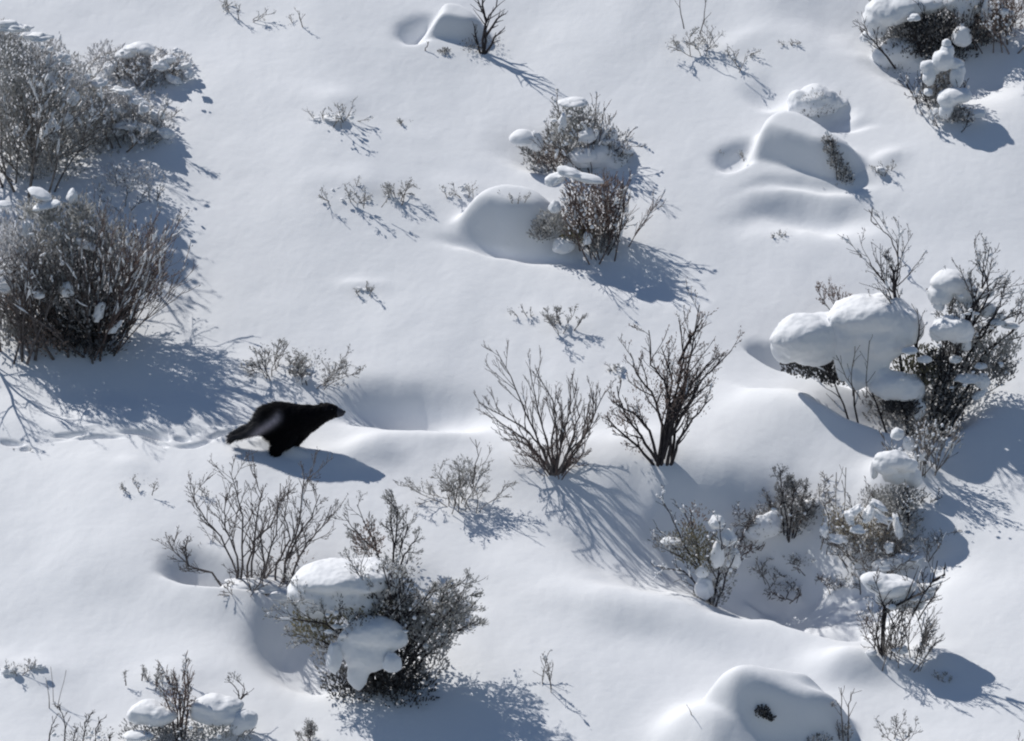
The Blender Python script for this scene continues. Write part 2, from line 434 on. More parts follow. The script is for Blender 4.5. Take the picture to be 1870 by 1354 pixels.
    def dust(s, n, r0=.012, r1=.028, seed=0, m=None, top=0):
        """snow lying along the twigs, in broken ridges"""
        mb = MB(); r = s.r; t = s.segs if not top else sorted(s.segs, key=lambda a: -a[0][-1].z)[:max(4, int(len(s.segs)*top))]
        for i in range(int(n*1.3) if t else 0):
            pts, rad = r.choice(t); k = r.randint(0, max(0, len(pts)-3)); sub = pts[k:k+r.randint(2, 4)]
            if len(sub) < 2: continue
            w_ = r.uniform(r0, r1)*.62; up = Vector((0, 0, w_*.75)); fine = []
            for j in range(len(sub)-1): fine += [sub[j].lerp(sub[j+1], q) for q in (0, .5)]
            fine.append(sub[-1]); m_ = len(fine)-1
            mb.tube([q+up+rv(r, w_*.15) for q in fine], [w_*(.25+.95*math.sin(math.pi*(j+.3)/(m_+.6)))*r.uniform(.75, 1.2) for j in range(m_+1)], 6)
        if not mb.v: return
        return tag(mb.build('snow_dusting', M_SNOW, s.root), kind='stuff')
    def clump(s, dx, dy, rx, ry, depth=0, rd=None, amp=.22, sub=4, flat=.35, rot=0):
        """one smooth pillow of snow, slumped over the twigs"""
        mb = MB(); rd = rd or (rx*.5+ry*.5)*.95
        mb.blob(Vector((0, 0, 0)), (rx/PPM, rd/PPM, ry/KZ), (s.px+dx*1.3+dy*.7) % 97, amp, 1.15, sub, flat)
        if rot:
            R = Matrix.Rotation(math.radians(rot), 3, 'Y'); mb.v = [R @ v for v in mb.v]
        c = s.o(dx, dy, depth); mb.v = [v+c for v in mb.v]
        return mb.build('snow_clump', M_SNOW, s.root)
    def cap(s, balls, vox=.009, sm=10, name='snow_cap'):
        sm = int(sm*3.5)
        """several pillows melted into one cap: balls are (dx, dy, rx, ry, depth, rd)"""
        mb = MB()
        for i, b in enumerate(balls):
            dx, dy, rx, ry = b[:4]; dep = b[4] if len(b) > 4 else 0; rd = b[5] if len(b) > 5 else (rx+ry)/2
            mb.blob(s.o(dx, dy, dep), (rx/PPM, rd/PPM, ry/KZ), i*3.1+s.px % 50, .2, 1.1, 3)
        o = mb.build(name, M_SNOW, s.root)
        q = o.modifiers.new('melt', 'REMESH'); q.mode = 'VOXEL'; q.voxel_size = vox; q.use_smooth_shade = True
        q = o.modifiers.new('soft', 'SMOOTH'); q.factor = .6; q.iterations = sm
        for nm, sc, st in (('lumps', .16, .035), ('crust', .05, .010)):
            if nm not in bpy.data.textures:
                t = bpy.data.textures.new(nm, 'CLOUDS'); t.noise_scale = sc; t.noise_depth = 2
            q = o.modifiers.new(nm, 'DISPLACE'); q.texture = bpy.data.textures[nm]; q.strength = st; q.mid_level = .5; q.texture_coords = 'GLOBAL'
        return o
    def rubble(s, dx, dy, rx, ry, n, r=.02, depth=0, name='snow_dusting'):
        mb = MB(); R = s.r; n = int(n*.45)
        for i in range(n):
            v = rv(R).normalized()*R.random()**.5; a = r*R.uniform(.5, 1.5)
            mb.blob(s.o(dx+v.x*rx, dy+v.z*ry, depth+v.y*rx/PPM*.7), (a*R.uniform(.6, 1.9), a, a*R.uniform(.5, 1.5)), i*1.7+s.px, .55, 1.3, 2)
        return tag(mb.build(name, M_SNOW, s.root), kind='stuff')

# ---- the two bare shrubs right of the animal
def bare_left():
    p = Plant('bare_shrub', 1012, 866, 'bare grey twiggy shrub forking low like an open fan, right of the black animal', 'shrub', 'bare shrubs on the open snow')
    p.trace([[(0, 0), (-28, 60), (-52, 112), (-78, 175), (-104, 222)], [(0, 0), (-22, 48), (-58, 88), (-100, 108), (-136, 130)],
             [(-6, 8), (-50, 60), (-95, 92), (-128, 112)], [(4, 0), (4, 60), (-2, 130), (-34, 190)],
             [(0, 0), (-14, 60), (-30, 120), (-44, 188)], [(6, 0), (40, 42), (66, 92), (92, 150)], [(6, 4), (30, 52), (44, 104), (30, 165)],
             [(2, 0), (14, 60), (28, 112), (30, 158)], [(6, 4), (48, 60), (70, 104), (70, 150)], [(0, 0), (-6, 60), (4, 104), (2, 140)],
             [(-4, 2), (-26, 30), (-58, 58), (-96, 64)], [(4, 2), (22, 34), (50, 64), (62, 130)], [(0, 0), (10, 40), (16, 90), (8, 130)]],
            r0=.0095, m=M_BARK, dens=6.5, ang=(14, 38), up=.10, kink=.07)
    p.fan(12, .55, 52, 48, M_RED, .0055, 2, 6, .07, .10, ang=(14, 40), spread=.05, dep=25, lo=.5); p.leaves(M_BARK, 1, .02, .0022, .004, .5); p.dust(30, .006, .012)
bare_left()
def bare_right():
    p = Plant('bare_shrub', 1207, 848, 'tallest bare dark shrub with reddish middle and forked crown, standing on the bank', 'shrub', 'bare shrubs on the open snow')
    p.trace([[(-8, -2), (2, 60), (24, 120), (40, 190), (30, 262)], [(0, 0), (10, 70), (38, 130), (52, 200), (66, 285)],
             [(10, 0), (18, 50), (50, 110), (70, 150), (124, 205)], [(-8, 0), (-40, 30), (-78, 62), (-92, 78)], [(-4, 0), (-20, 60), (-50, 90), (-84, 110)],
             [(-4, 0), (4, 70), (-18, 130), (-44, 160), (-56, 200)], [(4, 20), (20, 90), (4, 150), (-20, 180), (-24, 240)],
             [(16, 0), (30, 40), (56, 80), (90, 120)], [(4, 10), (20, 80), (58, 150), (92, 190)], [(0, 10), (10, 90), (20, 150), (0, 210)],
             [(-8, 6), (-36, 50), (-66, 90), (-80, 140)], [(30, 180), (46, 220), (74, 260)], [(20, 4), (24, 60), (34, 110), (66, 170)]],
            r0=.0135, m=M_DARK, dens=7, ang=(20, 48), up=.07, kink=.10)
    p.maxlvl = 1
    p.trace([[(10, 60), (24, 110), (34, 170)], [(20, 70), (44, 120), (40, 180)], [(0, 70), (10, 120), (4, 170)]], r0=.006, m=M_RED, lvl=2, dens=8)
    p.leaves(M_DRY, 2, .02, .004, .008, .35); p.dust(30, .006, .013)
    p.tuft(-62, 82, 28, 13, 0, 240, M_DRY, .022, .004); p.tuft(22, 118, 34, 50, .0, 520, M_DRY, .024, .004); p.tuft(60, 130, 34, 50, .03, 260, M_DRY, .022, .0035); p.tuft(-20, 130, 40, 44, .03, 260, M_DRY, .022, .0035); p.tuft(40, 200, 34, 40, .0, 130, M_DRY, .02, .003)
    p.tuft(-40, 30, 28, 22, .05, 70, M_DRY, .02, .0035)
bare_right()
def bare_low():
    p = Plant('bare_shrub', 470, 1078, 'wide bare branching shrub rising behind the snow cap, directly below the animal', 'shrub', 'bare shrubs on the open snow')
    p.trace([[(-40, 0), (-36, 30), (-62, 96), (-84, 120), (-104, 150), (-112, 190)], [(-30, 0), (-26, 50), (-24, 130), (-36, 185), (-46, 212)],
             [(-22, 0), (-16, 44), (-6, 88), (24, 112), (38, 150), (50, 175)], [(-10, -2), (-8, 50), (-2, 110), (8, 170), (-2, 205)], [(-34, 4), (-34, 60), (-54, 110), (-56, 140), (-50, 172)],
             [(30, 0), (34, 44), (58, 90), (50, 130), (56, 170)], [(46, 0), (50, 50), (76, 120), (84, 180), (98, 215)],
             [(60, 2), (66, 44), (88, 84), (116, 112), (132, 150)], [(46, 0), (50, 50), (72, 96), (98, 130), (112, 170)],
             [(8, 0), (14, 50), (8, 90), (20, 150)], [(8, 0), (18, 56), (34, 100), (44, 190)],
             [(-50, -8), (-80, 30), (-120, 42), (-140, 62), (-158, 86)], [(-120, 42), (-128, 66), (-122, 90)]],
            depth=.14, r0=.0092, m=M_BARK, dens=8.5, ang=(20, 46), up=.07, kink=.10)
    p.tuft(60, 60, 40, 26, .05, 120, M_DRY, .022, .004)
    p.leaves(M_BARK, 1, .018, .003, .006, .4); p.fan(12, .48, 66, 66, M_BARK, .006, 2, 6, .06, .13, ang=(20, 48), spread=.22, dep=25, lo=.45, cx=-6); p.clump(-10, 4, 60, 14, -.05, 30, .4); p.clump(50, -4, 40, 14, -.05, 26, .4); p.dust(16, .007, .014)
bare_low()
def brown_behind():
    p = Plant('leafy_shrub', 715, 1055, 'upright brown shrub with dry leaves poking up behind the big snow cap', 'shrub', 'sagebrush by the bottom snow caps')
    p.trace([[(0, 0), (4, 60), (-2, 100), (2, 138)], [(0, 0), (8, 70), (12, 120), (8, 135)], [(-6, 0), (-30, 50), (-60, 80), (-84, 112)],
             [(-6, 0), (-30, 60), (-44, 90), (-60, 130)], [(6, 0), (24, 40), (36, 60), (48, 72)], [(0, 0), (16, 50), (28, 90), (20, 112)], [(-4, 0), (-40, 40), (-70, 70)]],
            r0=.008, m=M_DARK, dens=6)
    p.tuft(-42, 66, 30, 34, .0, 420, M_DRY, .028, .005); p.tuft(4, 96, 14, 38, 0, 260, M_SAGE, .026, .004); p.tuft(14, 20, 40, 30, 0, 260, M_DUSK, .028, .005)
    p.leaves(M_SAGE, 3, .02, .004, .008, .6)
brown_behind()
def big_low():
    p = Plant('leafy_shrub', 690, 1262, 'large dense sagebrush carrying two big snow pillows, beneath the wide bare shrub', 'shrub', 'sagebrush by the bottom snow caps', sink=.1)
    # branches to the right
    p.trace([[(20, 0), (60, 60), (110, 120), (150, 170)], [(20, 0), (50, 70), (90, 130), (132, 190)], [(20, 10), (70, 60), (120, 100), (172, 120)],
             [(10, 10), (40, 90), (70, 140), (94, 178)], [(30, 0), (80, 60), (130, 110), (166, 150)], [(10, 0), (20, 80), (60, 110), (150, 140)],
             [(0, 0), (-20, 90), (-60, 140), (-130, 170)], [(0, 0), (-30, 80), (-90, 120), (-150, 130)], [(0, 0), (0, 100), (-10, 160), (-40, 220)],
             [(4, 0), (14, 100), (24, 170), (10, 220)], [(10, 0), (34, 100), (40, 150), (40, 215)], [(-10, 0), (-50, 60), (-100, 90), (-140, 100)]],
            r0=.013, m=M_DARK, dens=8, lvl=2, depth=.25)
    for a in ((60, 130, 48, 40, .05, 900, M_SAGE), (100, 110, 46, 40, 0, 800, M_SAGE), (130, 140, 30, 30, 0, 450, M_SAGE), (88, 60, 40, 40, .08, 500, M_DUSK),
              (10, 170, 54, 50, .05, 1500, M_SHADE), (-30, 150, 60, 26, .02, 600, M_OLIV), (-104, 120, 44, 40, 0, 800, M_OLIV), (-70, 60, 44, 44, .12, 500, M_DUSK),
              (20, 30, 70, 34, .05, 1500, M_SHADE), (50, 0, 60, 24, 0, 900, M_SHADE), (-40, 10, 60, 26, .05, 900, M_SHADE), (30, 90, 50, 40, .12, 900, M_SHADE),
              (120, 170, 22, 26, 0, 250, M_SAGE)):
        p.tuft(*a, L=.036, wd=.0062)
    p.dust(120, .007, .014); p.leaves(M_SAGE, 3, .026, .005, .012, .6)
    p.cap([(-70, 200, 76, 24, .08, 66), (-20, 202, 62, 22, .1, 66), (-112, 178, 46, 22, .04, 46), (-95, 158, 40, 32, -.04, 28), (-60, 168, 56, 34, -.0, 36), (14, 190, 30, 22, .08, 40), (-138, 164, 22, 12, .02, 22), (-46, 144, 12, 28, -.1, 10), (-20, 160, 30, 26, -.02, 24)], .009, 12)
    p.tuft(-62, 150, 7, 22, -.24, 60, M_SHADE, .02, .004); p.tuft(-40, 130, 30, 12, -.22, 120, M_SHADE, .022, .004)
    p.cap([(-8, 104, 48, 30, -.16, 34), (-14, 72, 46, 38, -.18, 26), (22, 96, 34, 24, -.15, 26), (-32, 44, 20, 38, -.2, 14), (-40, 84, 30, 34, -.18, 20)], .009, 12)
    p.clump(-74, 56, 14, 32, -.25, 12, .2)
    p.clump(26, 48, 17, 20, -.28, 14, .2)
    p.rubble(-70, 120, 60, 40, 34, .014, -.18); p.rubble(60, 120, 70, 50, 26, .012, -.16)
big_low()

# ---- bush at the left edge, in front; its blurred neighbour behind
def left_front():
    p = Plant('leafy_shrub', 150, 640, 'big dark sagebrush at the left edge throwing the widest blue shadow', 'shrub', 'large sagebrush at the left edge', sink=.1)
    p.fan(24, 1.22, 46, 36, M_BARK, .012, 2, 6, .06, .08, spread=.16, dep=32, lo=.75)
    p.fan(18, 1.15, 30, 20, M_BARK, .012, 2, 6, .06, .08, spread=.22, dep=30, cx=-110, cy=10, lo=.7)
    p.fan(24, 1.2, 0, 44, M_RED, .008, 2, 6, .05, .06, ang=(12, 28), spread=.10, dep=20, cx=24, lo=.8)
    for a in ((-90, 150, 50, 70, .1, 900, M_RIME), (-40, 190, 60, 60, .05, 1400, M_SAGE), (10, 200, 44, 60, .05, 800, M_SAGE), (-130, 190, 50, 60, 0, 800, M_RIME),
              (50, 190, 50, 46, .1, 360, M_SAGE), (10, 90, 66, 60, .0, 800, M_DUSK), (50, 60, 46, 36, .05, 600, M_SHADE), (-20, 50, 50, 44, .05, 1200, M_SHADE),
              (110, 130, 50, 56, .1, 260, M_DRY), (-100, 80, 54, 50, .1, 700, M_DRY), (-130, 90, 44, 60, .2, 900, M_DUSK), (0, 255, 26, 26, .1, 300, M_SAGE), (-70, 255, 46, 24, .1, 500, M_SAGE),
              (-60, 30, 70, 34, .05, 700, M_DRY), (-130, 40, 44, 34, .05, 500, M_DUSK), (20, 14, 70, 22, 0, 600, M_SHADE), (-40, 120, 50, 50, -.02, 900, M_DUSK)):
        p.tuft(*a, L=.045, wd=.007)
    p.leaves(M_DUSK, 2, .024, .004, .01, .4)
    p.clump(-72, 284, 24, 8, .05, 24, .2, rot=24); p.clump(-14, 276, 10, 16, .1, 12); p.clump(-60, 262, 26, 7, .0, 18, rot=-14)
    p.clump(-138, 264, 17, 7, 0, 14); p.clump(-96, 216, 9, 18, -.02, 10, amp=.5); p.clump(-22, 108, 14, 17, -.14, 13); p.clump(34, 66, 9, 22, -.12, 9, amp=.5, rot=18)
    p.clump(-74, 100, 11, 9, -.16, 12); p.clump(-140, 116, 20, 16, -.06, 14, amp=.5); p.clump(12, 190, 20, 8, -.06, 12, rot=20); p.clump(60, 40, 7, 18, -.12, 8, rot=45, amp=.5)
    p.dust(520, .007, .015, top=.8); p.rubble(-40, 200, 90, 70, 24, .013, -.06)
left_front()
def left_back():
    p = Plant('leafy_shrub', 30, 330, 'tall hazy dark bush in the upper left corner, behind the darkest one', 'shrub', 'large sagebrush at the left edge', sink=.1)
    p.fan(26, 1.2, 50, 36, M_PALE, .012, 2, 7, .05, .09, spread=.25, dep=35, lo=.75)
    for a in ((-20, 220, 60, 66, .1, 1500, M_SAGE), (-30, 120, 60, 70, .1, 1500, M_SAGE), (50, 150, 60, 70, .1, 1300, M_SAGE), (50, 225, 50, 40, .1, 800, M_RIME),
              (100, 90, 50, 60, .1, 800, M_SAGE), (100, 190, 40, 50, .15, 500, M_RIME), (30, 40, 60, 40, .1, 900, M_SAGE), (-30, 270, 44, 24, .1, 600, M_RIME), (80, 40, 60, 40, 0, 500, M_SAGE)):
        p.tuft(*a, L=.04, wd=.0065)
    p.leaves(M_RIME, 2, .024, .004, .01, .5)
    for a in ((10, 278, 26, 8), (50, 262, 22, 9), (90, 225, 15, 10), (70, 190, 12, 14), (-20, 286, 30, 8), (110, 150, 10, 16), (100, 110, 9, 14), (70, 80, 12, 8)):
        p.clump(*a, depth=p.r.uniform(-.1, .1), amp=.6)
    p.rubble(80, 180, 50, 80, 60, .012, -.12); p.rubble(0, 270, 60, 20, 24, .014, 0); p.dust(380, .009, .02, top=.7)
left_back()
def left_side():
    p = Plant('leafy_shrub', 205, 250, 'low spreading bush plastered with broken snow, right of the hazy corner bush', 'shrub', 'large sagebrush at the left edge', sink=.06); p.lift = 35
    p.fan(18, .42, 50, 50, M_PALE, .009, 2, 6, .05, .10, spread=.25, dep=35, lo=.6)
    for a in ((-60, 120, 46, 40, .1, 900, M_SAGE), (-20, 100, 50, 40, .1, 900, M_RIME), (30, 84, 50, 36, .05, 900, M_RIME), (-40, 60, 60, 40, 0, 1100, M_SAGE), (50, 40, 50, 30, 0, 800, M_SAGE),
              (-30, 20, 70, 26, 0, 900, M_SAGE), (80, 60, 36, 30, .05, 400, M_RIME), (80, 20, 40, 20, 0, 400, M_SAGE)):
        p.tuft(*a, L=.036, wd=.007)
    p.leaves(M_RIME, 2, .024, .004, .01, .5)
    for a in ((20, 118, 20, 7, 10), (-20, 132, 14, 9, -12), (50, 100, 20, 7, 20), (-50, 142, 14, 7, -25), (60, 84, 9, 12, 0), (84, 74, 16, 8, 0), (30, 56, 26, 8, -4), (64, 50, 24, 8, 8), (4, 40, 20, 9, 0),
              (-90, 110, 9, 15, 20), (-70, 90, 8, 14, -10), (100, 40, 14, 9, 20), (10, 84, 12, 8, 10), (90, 10, 24, 7, 10), (-60, 20, 20, 7, -10)):
        p.clump(a[0], a[1], a[2], a[3], depth=p.r.uniform(-.16, -.02), amp=.6, rot=a[4])
    p.rubble(20, 90, 90, 60, 70, .011, -.1); p.rubble(40, 20, 90, 30, 50, .012, -.05); p.dust(300, .008, .018)
left_side()
def left_far():
    p = Plant('leafy_shrub', 275, 140, 'farthest lobe of the left edge bushes, low and frosted, its snow lit along the top', 'shrub', 'large sagebrush at the left edge', sink=.05); p.lift = 38
    p.fan(18, .30, 60, 55, M_PALE, .008, 2, 6, .05, .10, spread=.25, dep=30, lo=.6)
    for a in ((-50, 60, 46, 34, .1, 700, M_RIME), (-20, 66, 46, 30, .1, 700, M_RIME), (20, 40, 50, 30, .05, 700, M_RIME), (50, 60, 30, 26, .1, 400, M_RIME), (-60, 20, 50, 26, 0, 600, M_SAGE), (0, 14, 60, 20, 0, 700, M_SAGE),
              (60, 24, 26, 22, 0, 300, M_SAGE), (-90, 70, 36, 34, .1, 400, M_RIME)):
        p.tuft(*a, L=.034, wd=.0065)
    p.cap([(-24, 92, 26, 9, .02, 22), (-46, 80, 20, 8, 0, 16), (-6, 88, 16, 9, .04, 16)], .006, 5)
    for a in ((20, 56, 16, 11, 10), (36, 68, 12, 8, 0), (66, 56, 12, 7, -10), (70, 14, 22, 7, 5), (44, 30, 14, 9, 30), (-40, 20, 20, 7, 25), (-16, 12, 9, 8, 0), (14, 4, 20, 8, 0), (74, 40, 9, 9, 0), (-80, 50, 9, 14, 20), (52, 84, 9, 5, 0)):
        p.clump(a[0], a[1], a[2], a[3], depth=p.r.uniform(-.14, -.02), amp=.6, rot=a[4])
    p.rubble(0, 50, 90, 44, 60, .011, -.08); p.dust(260, .008, .018)
left_far()
def skirt_left():
    p = Plant('leafy_shrub', 285, 365, 'small pale scraggy bush half drowned in snow between the two left edge bushes', 'shrub', 'large sagebrush at the left edge', sink=.04)
    p.fan(8, .26, 60, 40, M_PALE, .006, 2, 5, .04, .12, spread=.2, lo=.6, cx=-30)
    p.tuft(-60, 40, 60, 26, 0, 400, M_RIME, .026, .005); p.tuft(-20, 44, 40, 22, 0, 200, M_RIME, .026, .005)
    p.rubble(-40, 40, 70, 40, 60, .012, -.06); p.dust(90, .008, .018)
skirt_left()

# ---- middle bushes
def mid_upper():
    p = Plant('leafy_shrub', 1060, 308, 'snow-laden grey sagebrush, uppermost of the middle cluster, round white cap on its left', 'shrub', 'middle sagebrush cluster', sink=.06)
    p.fan(14, .56, 60, 50, M_BARK, .008, 2, 6, .06, .09, spread=.14, dep=30, lo=.7)
    p.trace([[(20, 0), (26, 70), (30, 140)], [(24, 0), (38, 70), (44, 112)], [(-30, 60), (-40, 100), (-44, 135)]], r0=.006, dens=4)
    for a in ((-24, 90, 34, 34, .1, 700, M_SAGE), (10, 84, 34, 34, .1, 700, M_SAGE), (-40, 50, 34, 30, 0, 600, M_SAGE), (-50, 20, 44, 20, 0, 500, M_DRY), (-90, 34, 24, 22, 0, 300, M_DUSK),
              (50, 50, 40, 30, .1, 500, M_DUSK), (0, 40, 40, 34, .1, 500, M_DUSK), (80, 20, 20, 20, 0, 150, M_DUSK), (-70, 6, 40, 12, 0, 250, M_DUSK)):
        p.tuft(*a, L=.03, wd=.0055)
    p.clump(-108, 54, 25, 18, -.05, 22, .1); p.clump(-84, 46, 14, 22, -.06, 14); p.clump(-16, 122, 28, 9, .1, 20, .3); p.clump(-34, 84, 8, 16, -.08, 8); p.clump(12, 58, 18, 16, -.05, 16)
    p.clump(46, 54, 26, 10, .05, 22, rot=16); p.clump(80, 38, 22, 9, .05, 20, rot=20); p.clump(4, 22, 28, 16, -.08, 20)
    p.cap([(30, 30, 34, 26, .04, 30), (60, 22, 34, 22, .06, 30), (0, 14, 34, 14, .0, 24), (50, 60, 22, 22, .1, 24)])
    p.dust(170, .008, .02); p.rubble(-30, 60, 50, 50, 24, .012, -.08)
mid_upper()
def mid_lower():
    p = Plant('leafy_shrub', 1098, 462, 'rusty grey sagebrush, lowest of the middle cluster, with snowy top and dark base', 'shrub', 'middle sagebrush cluster', sink=.06)
    p.fan(20, .72, 34, 26, M_RED, .007, 2, 6, .07, .08, ang=(14, 34), spread=.13, dep=26, lo=.7)
    p.trace([[(6, 0), (26, 40), (36, 80), (40, 130)], [(8, 0), (30, 30), (48, 60)]], r0=.006, m=M_DARK, dens=5)
    for a in ((-34, 60, 40, 40, .05, 700, M_DRY), (0, 70, 36, 50, .05, 800, M_DRY), (-40, 110, 34, 30, .05, 400, M_DRY), (-90, 56, 34, 24, 0, 600, M_SAGE), (-110, 40, 26, 20, 0, 400, M_DUSK),
              (0, 20, 34, 20, 0, 600, M_DUSK), (-46, 34, 34, 16, 0, 400, M_OLIV), (0, 124, 34, 22, .1, 200, M_DRY)):
        p.tuft(*a, L=.032, wd=.005)
    p.clump(-58, 146, 26, 9, 0, 20, .3, rot=18); p.clump(-28, 136, 32, 9, 0, 18, .2, rot=10); p.clump(-86, 82, 12, 14, -.06, 10); p.clump(-26, 24, 9, 14, -.1, 9); p.clump(-70, 10, 22, 18, -.05, 18)
    p.clump(-84, 134, 20, 12, .05, 16, .3, rot=-20)
    p.dust(170, .007, .017)
mid_lower()
# ---- the snow-capped bush on the right
def right_big():
    p = Plant('snow_capped_shrub', 1690, 800, 'largest sagebrush on the right, under big round snow pillows, dark twigs on top', 'shrub', sink=.1)
    p.trace([[(0, 0), (-6, 120), (-30, 200), (-60, 250), (-54, 310), (-58, 360)], [(-30, 0), (-50, 160), (-60, 260), (-86, 290), (-106, 318)],
             [(-60, 255), (-64, 300), (-74, 330)], [(0, 0), (40, 120), (80, 200), (96, 270), (100, 330)], [(10, 0), (60, 120), (100, 200), (170, 228)],
             [(10, 0), (80, 100), (110, 160), (150, 190), (172, 232)], [(0, 0), (50, 150), (84, 240), (110, 280)], [(20, 0), (70, 60), (120, 110), (150, 150)],
             [(0, 0), (20, 100), (40, 200), (50, 280)], [(10, 0), (50, 80), (80, 130), (140, 130)], [(0, 0), (30, 90), (50, 150), (60, 200)]],
            r0=.014, m=M_DARK, dens=7, lvl=2, depth=.15, ang=(20, 50))
    p.trace([[(80, 200), (110, 260), (100, 300), (108, 345)], [(96, 180), (130, 240), (138, 280)], [(110, 190), (150, 225), (176, 240)], [(60, 200), (84, 250), (70, 290)]], r0=.008, m=M_DARK, dens=6)
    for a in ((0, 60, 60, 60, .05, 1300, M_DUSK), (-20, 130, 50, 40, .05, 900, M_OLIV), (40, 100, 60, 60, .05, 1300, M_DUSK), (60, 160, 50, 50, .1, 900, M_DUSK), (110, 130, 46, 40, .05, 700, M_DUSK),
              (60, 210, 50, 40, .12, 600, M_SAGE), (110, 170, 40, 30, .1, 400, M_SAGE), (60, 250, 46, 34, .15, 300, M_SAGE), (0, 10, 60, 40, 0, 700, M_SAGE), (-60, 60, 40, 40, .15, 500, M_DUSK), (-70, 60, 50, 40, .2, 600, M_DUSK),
              (150, 165, 20, 26, .05, 250, M_SAGE), (140, 120, 24, 20, 0, 250, M_DUSK), (40, 60, 30, 60, -.02, 500, M_SHADE), (20, 130, 40, 30, .0, 600, M_SHADE), (-44, 62, 38, 20, -.12, 1000, M_SHADE), (-120, 116, 30, 12, 0, 160, M_SHADE), (10, 10, 40, 20, -.05, 300, M_SHADE)):  # dense dark tuft below the small cap stands in for the well's shade
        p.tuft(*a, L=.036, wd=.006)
    p.tuft(-215, 134, 50, 26, .16, 900, M_SHADE, .03, .007, rd=26); p.tuft(-165, 116, 44, 24, .12, 800, M_SHADE, .03, .007, rd=24)  # dark tufts fill the cave under the pillow, painting its shade
    p.leaves(M_DUSK, 2, .022, .004, .01, .5)
    # two great pillows on the left with their drapes
    p.trace([[(-120, -10), (-150, 60), (-180, 130), (-210, 175)], [(-110, -10), (-130, 60), (-136, 130), (-128, 190)], [(-60, 0), (-96, 80), (-110, 150)]], r0=.009, m=M_DARK, lvl=1, dens=6, depth=.05)
    p.trace([[(-136, 96), (-140, 140), (-134, 186)], [(-112, 92), (-112, 140), (-108, 196)], [(-124, 94), (-150, 130), (-168, 170)]], r0=.005, m=M_BARK, lvl=1, dens=4, depth=.0)
    for o_ in list(p.root.children)[-3:]: o_.location.y = -.26
    p.cap([(-224, 186, 58, 40, 0, 54), (-190, 192, 56, 34, .08, 52), (-252, 168, 32, 32, .0, 34), (-206, 158, 44, 26, -.0, 34), (-160, 192, 40, 30, .1, 40)], .010, 14)
    p.cap([(-110, 224, 70, 34, .06, 62), (-90, 196, 62, 56, .05, 56), (-144, 188, 36, 56, .0, 36), (-110, 160, 36, 60, -.02, 30), (-80, 240, 46, 20, .1, 46), (-46, 206, 42, 36, .07, 46),
           (-154, 150, 16, 50, -.04, 15), (-128, 106, 22, 22, -.08, 20), (-96, 124, 16, 44, -.08, 14), (-76, 150, 12, 30, -.08, 12)], .010, 9)
    p.cap([(-62, 96, 40, 26, -.12, 34), (-40, 92, 36, 22, -.12, 32), (-80, 112, 18, 18, -.1, 16), (-20, 84, 18, 20, -.1, 18)], .008, 10)
    p.clump(-14, 50, 11, 22, -.14, 12, .3); p.rubble(-50, 110, 40, 20, 14, .014, -.14)
    p.cap([(40, 284, 36, 20, .05, 32), (22, 262, 26, 20, .02, 24), (66, 262, 20, 16, .06, 20), (60, 290, 18, 12, .08, 18)], .008, 8)
    p.cap([(40, 200, 38, 22, -.12, 30), (56, 192, 30, 18, -.1, 26), (20, 190, 20, 14, -.1, 18)], .007, 8)
    p.clump(76, 250, 14, 24, .05, 14, .3); p.clump(100, 262, 18, 12, .05, 16); p.clump(20, 240, 11, 14, .0, 12); p.clump(110, 230, 16, 18, .1, 14)
    p.clump(126, 210, 18, 7, .05, 14); p.clump(150, 204, 16, 7, .05, 12); p.clump(-34, 158, 16, 6, -.2, 14); p.clump(-6, 142, 14, 7, -.15, 12); p.clump(74, 108, 26, 9, -.1, 18, .4)
    p.clump(100, 100, 13, 16, -.1, 12); p.clump(94, 78, 15, 7, -.1, 12, rot=-30); p.clump(50, 142, 12, 8, -.1, 10); p.clump(96, 130, 12, 6, -.1, 10); p.clump(70, 168, 9, 14, -.05, 9)
    p.rubble(60, 210, 70, 60, 60, .011, -.06); p.rubble(80, 110, 70, 50, 40, .011, -.12); p.dust(175, .008, .018)
right_big()
def right_skirt():
    p = Plant('leafy_shrub', 1690, 858, 'pale frosted fan of twigs under the dark base of the largest capped sagebrush', 'shrub', sink=.04)
    p.fan(16, .46, 46, 50, M_PALE, .006, 2, 6, .07, .07, ang=(14, 34), spread=.10, dep=20, lo=.6)
    p.tuft(10, 60, 60, 34, .05, 320, M_SAGE, .026, .004); p.tuft(-20, 26, 40, 24, 0, 180, M_DUSK, .024, .004)
    p.clump(-52, 62, 12, 13, -.04, 11); p.clump(-30, 44, 11, 16, -.04, 9, rot=-30); p.clump(-8, 24, 12, 12, -.06, 10); p.rubble(0, 50, 70, 40, 46, .010, -.08); p.dust(125, .007, .014)
right_skirt()
def pale_spray():
    p = Plant('bare_shrub', 1535, 585, 'small twig spray sticking out between the two biggest round snow pillows', 'twigs', sink=.03)
    p.fan(5, .30, 55, 20, M_BARK, .005, 1, 5, .05, .08, spread=.05, lo=.6, cy=16)
    p.leaves(M_DRY, 3, .02, .004, .01, .8)
pale_spray()
def arch_branch():
    p = Plant('dead_branch', 1640, 470, 'thin curved dead branch tip above the capped bush on the right', 'branch', sink=0)
    p.trace([[(0, 0), (-12, 34), (-34, 56), (-50, 76), (-56, 88)], [(-40, 60), (-52, 66), (-50, 90)]], r0=.006, lvl=1, dens=2, depth=.02)
arch_branch()

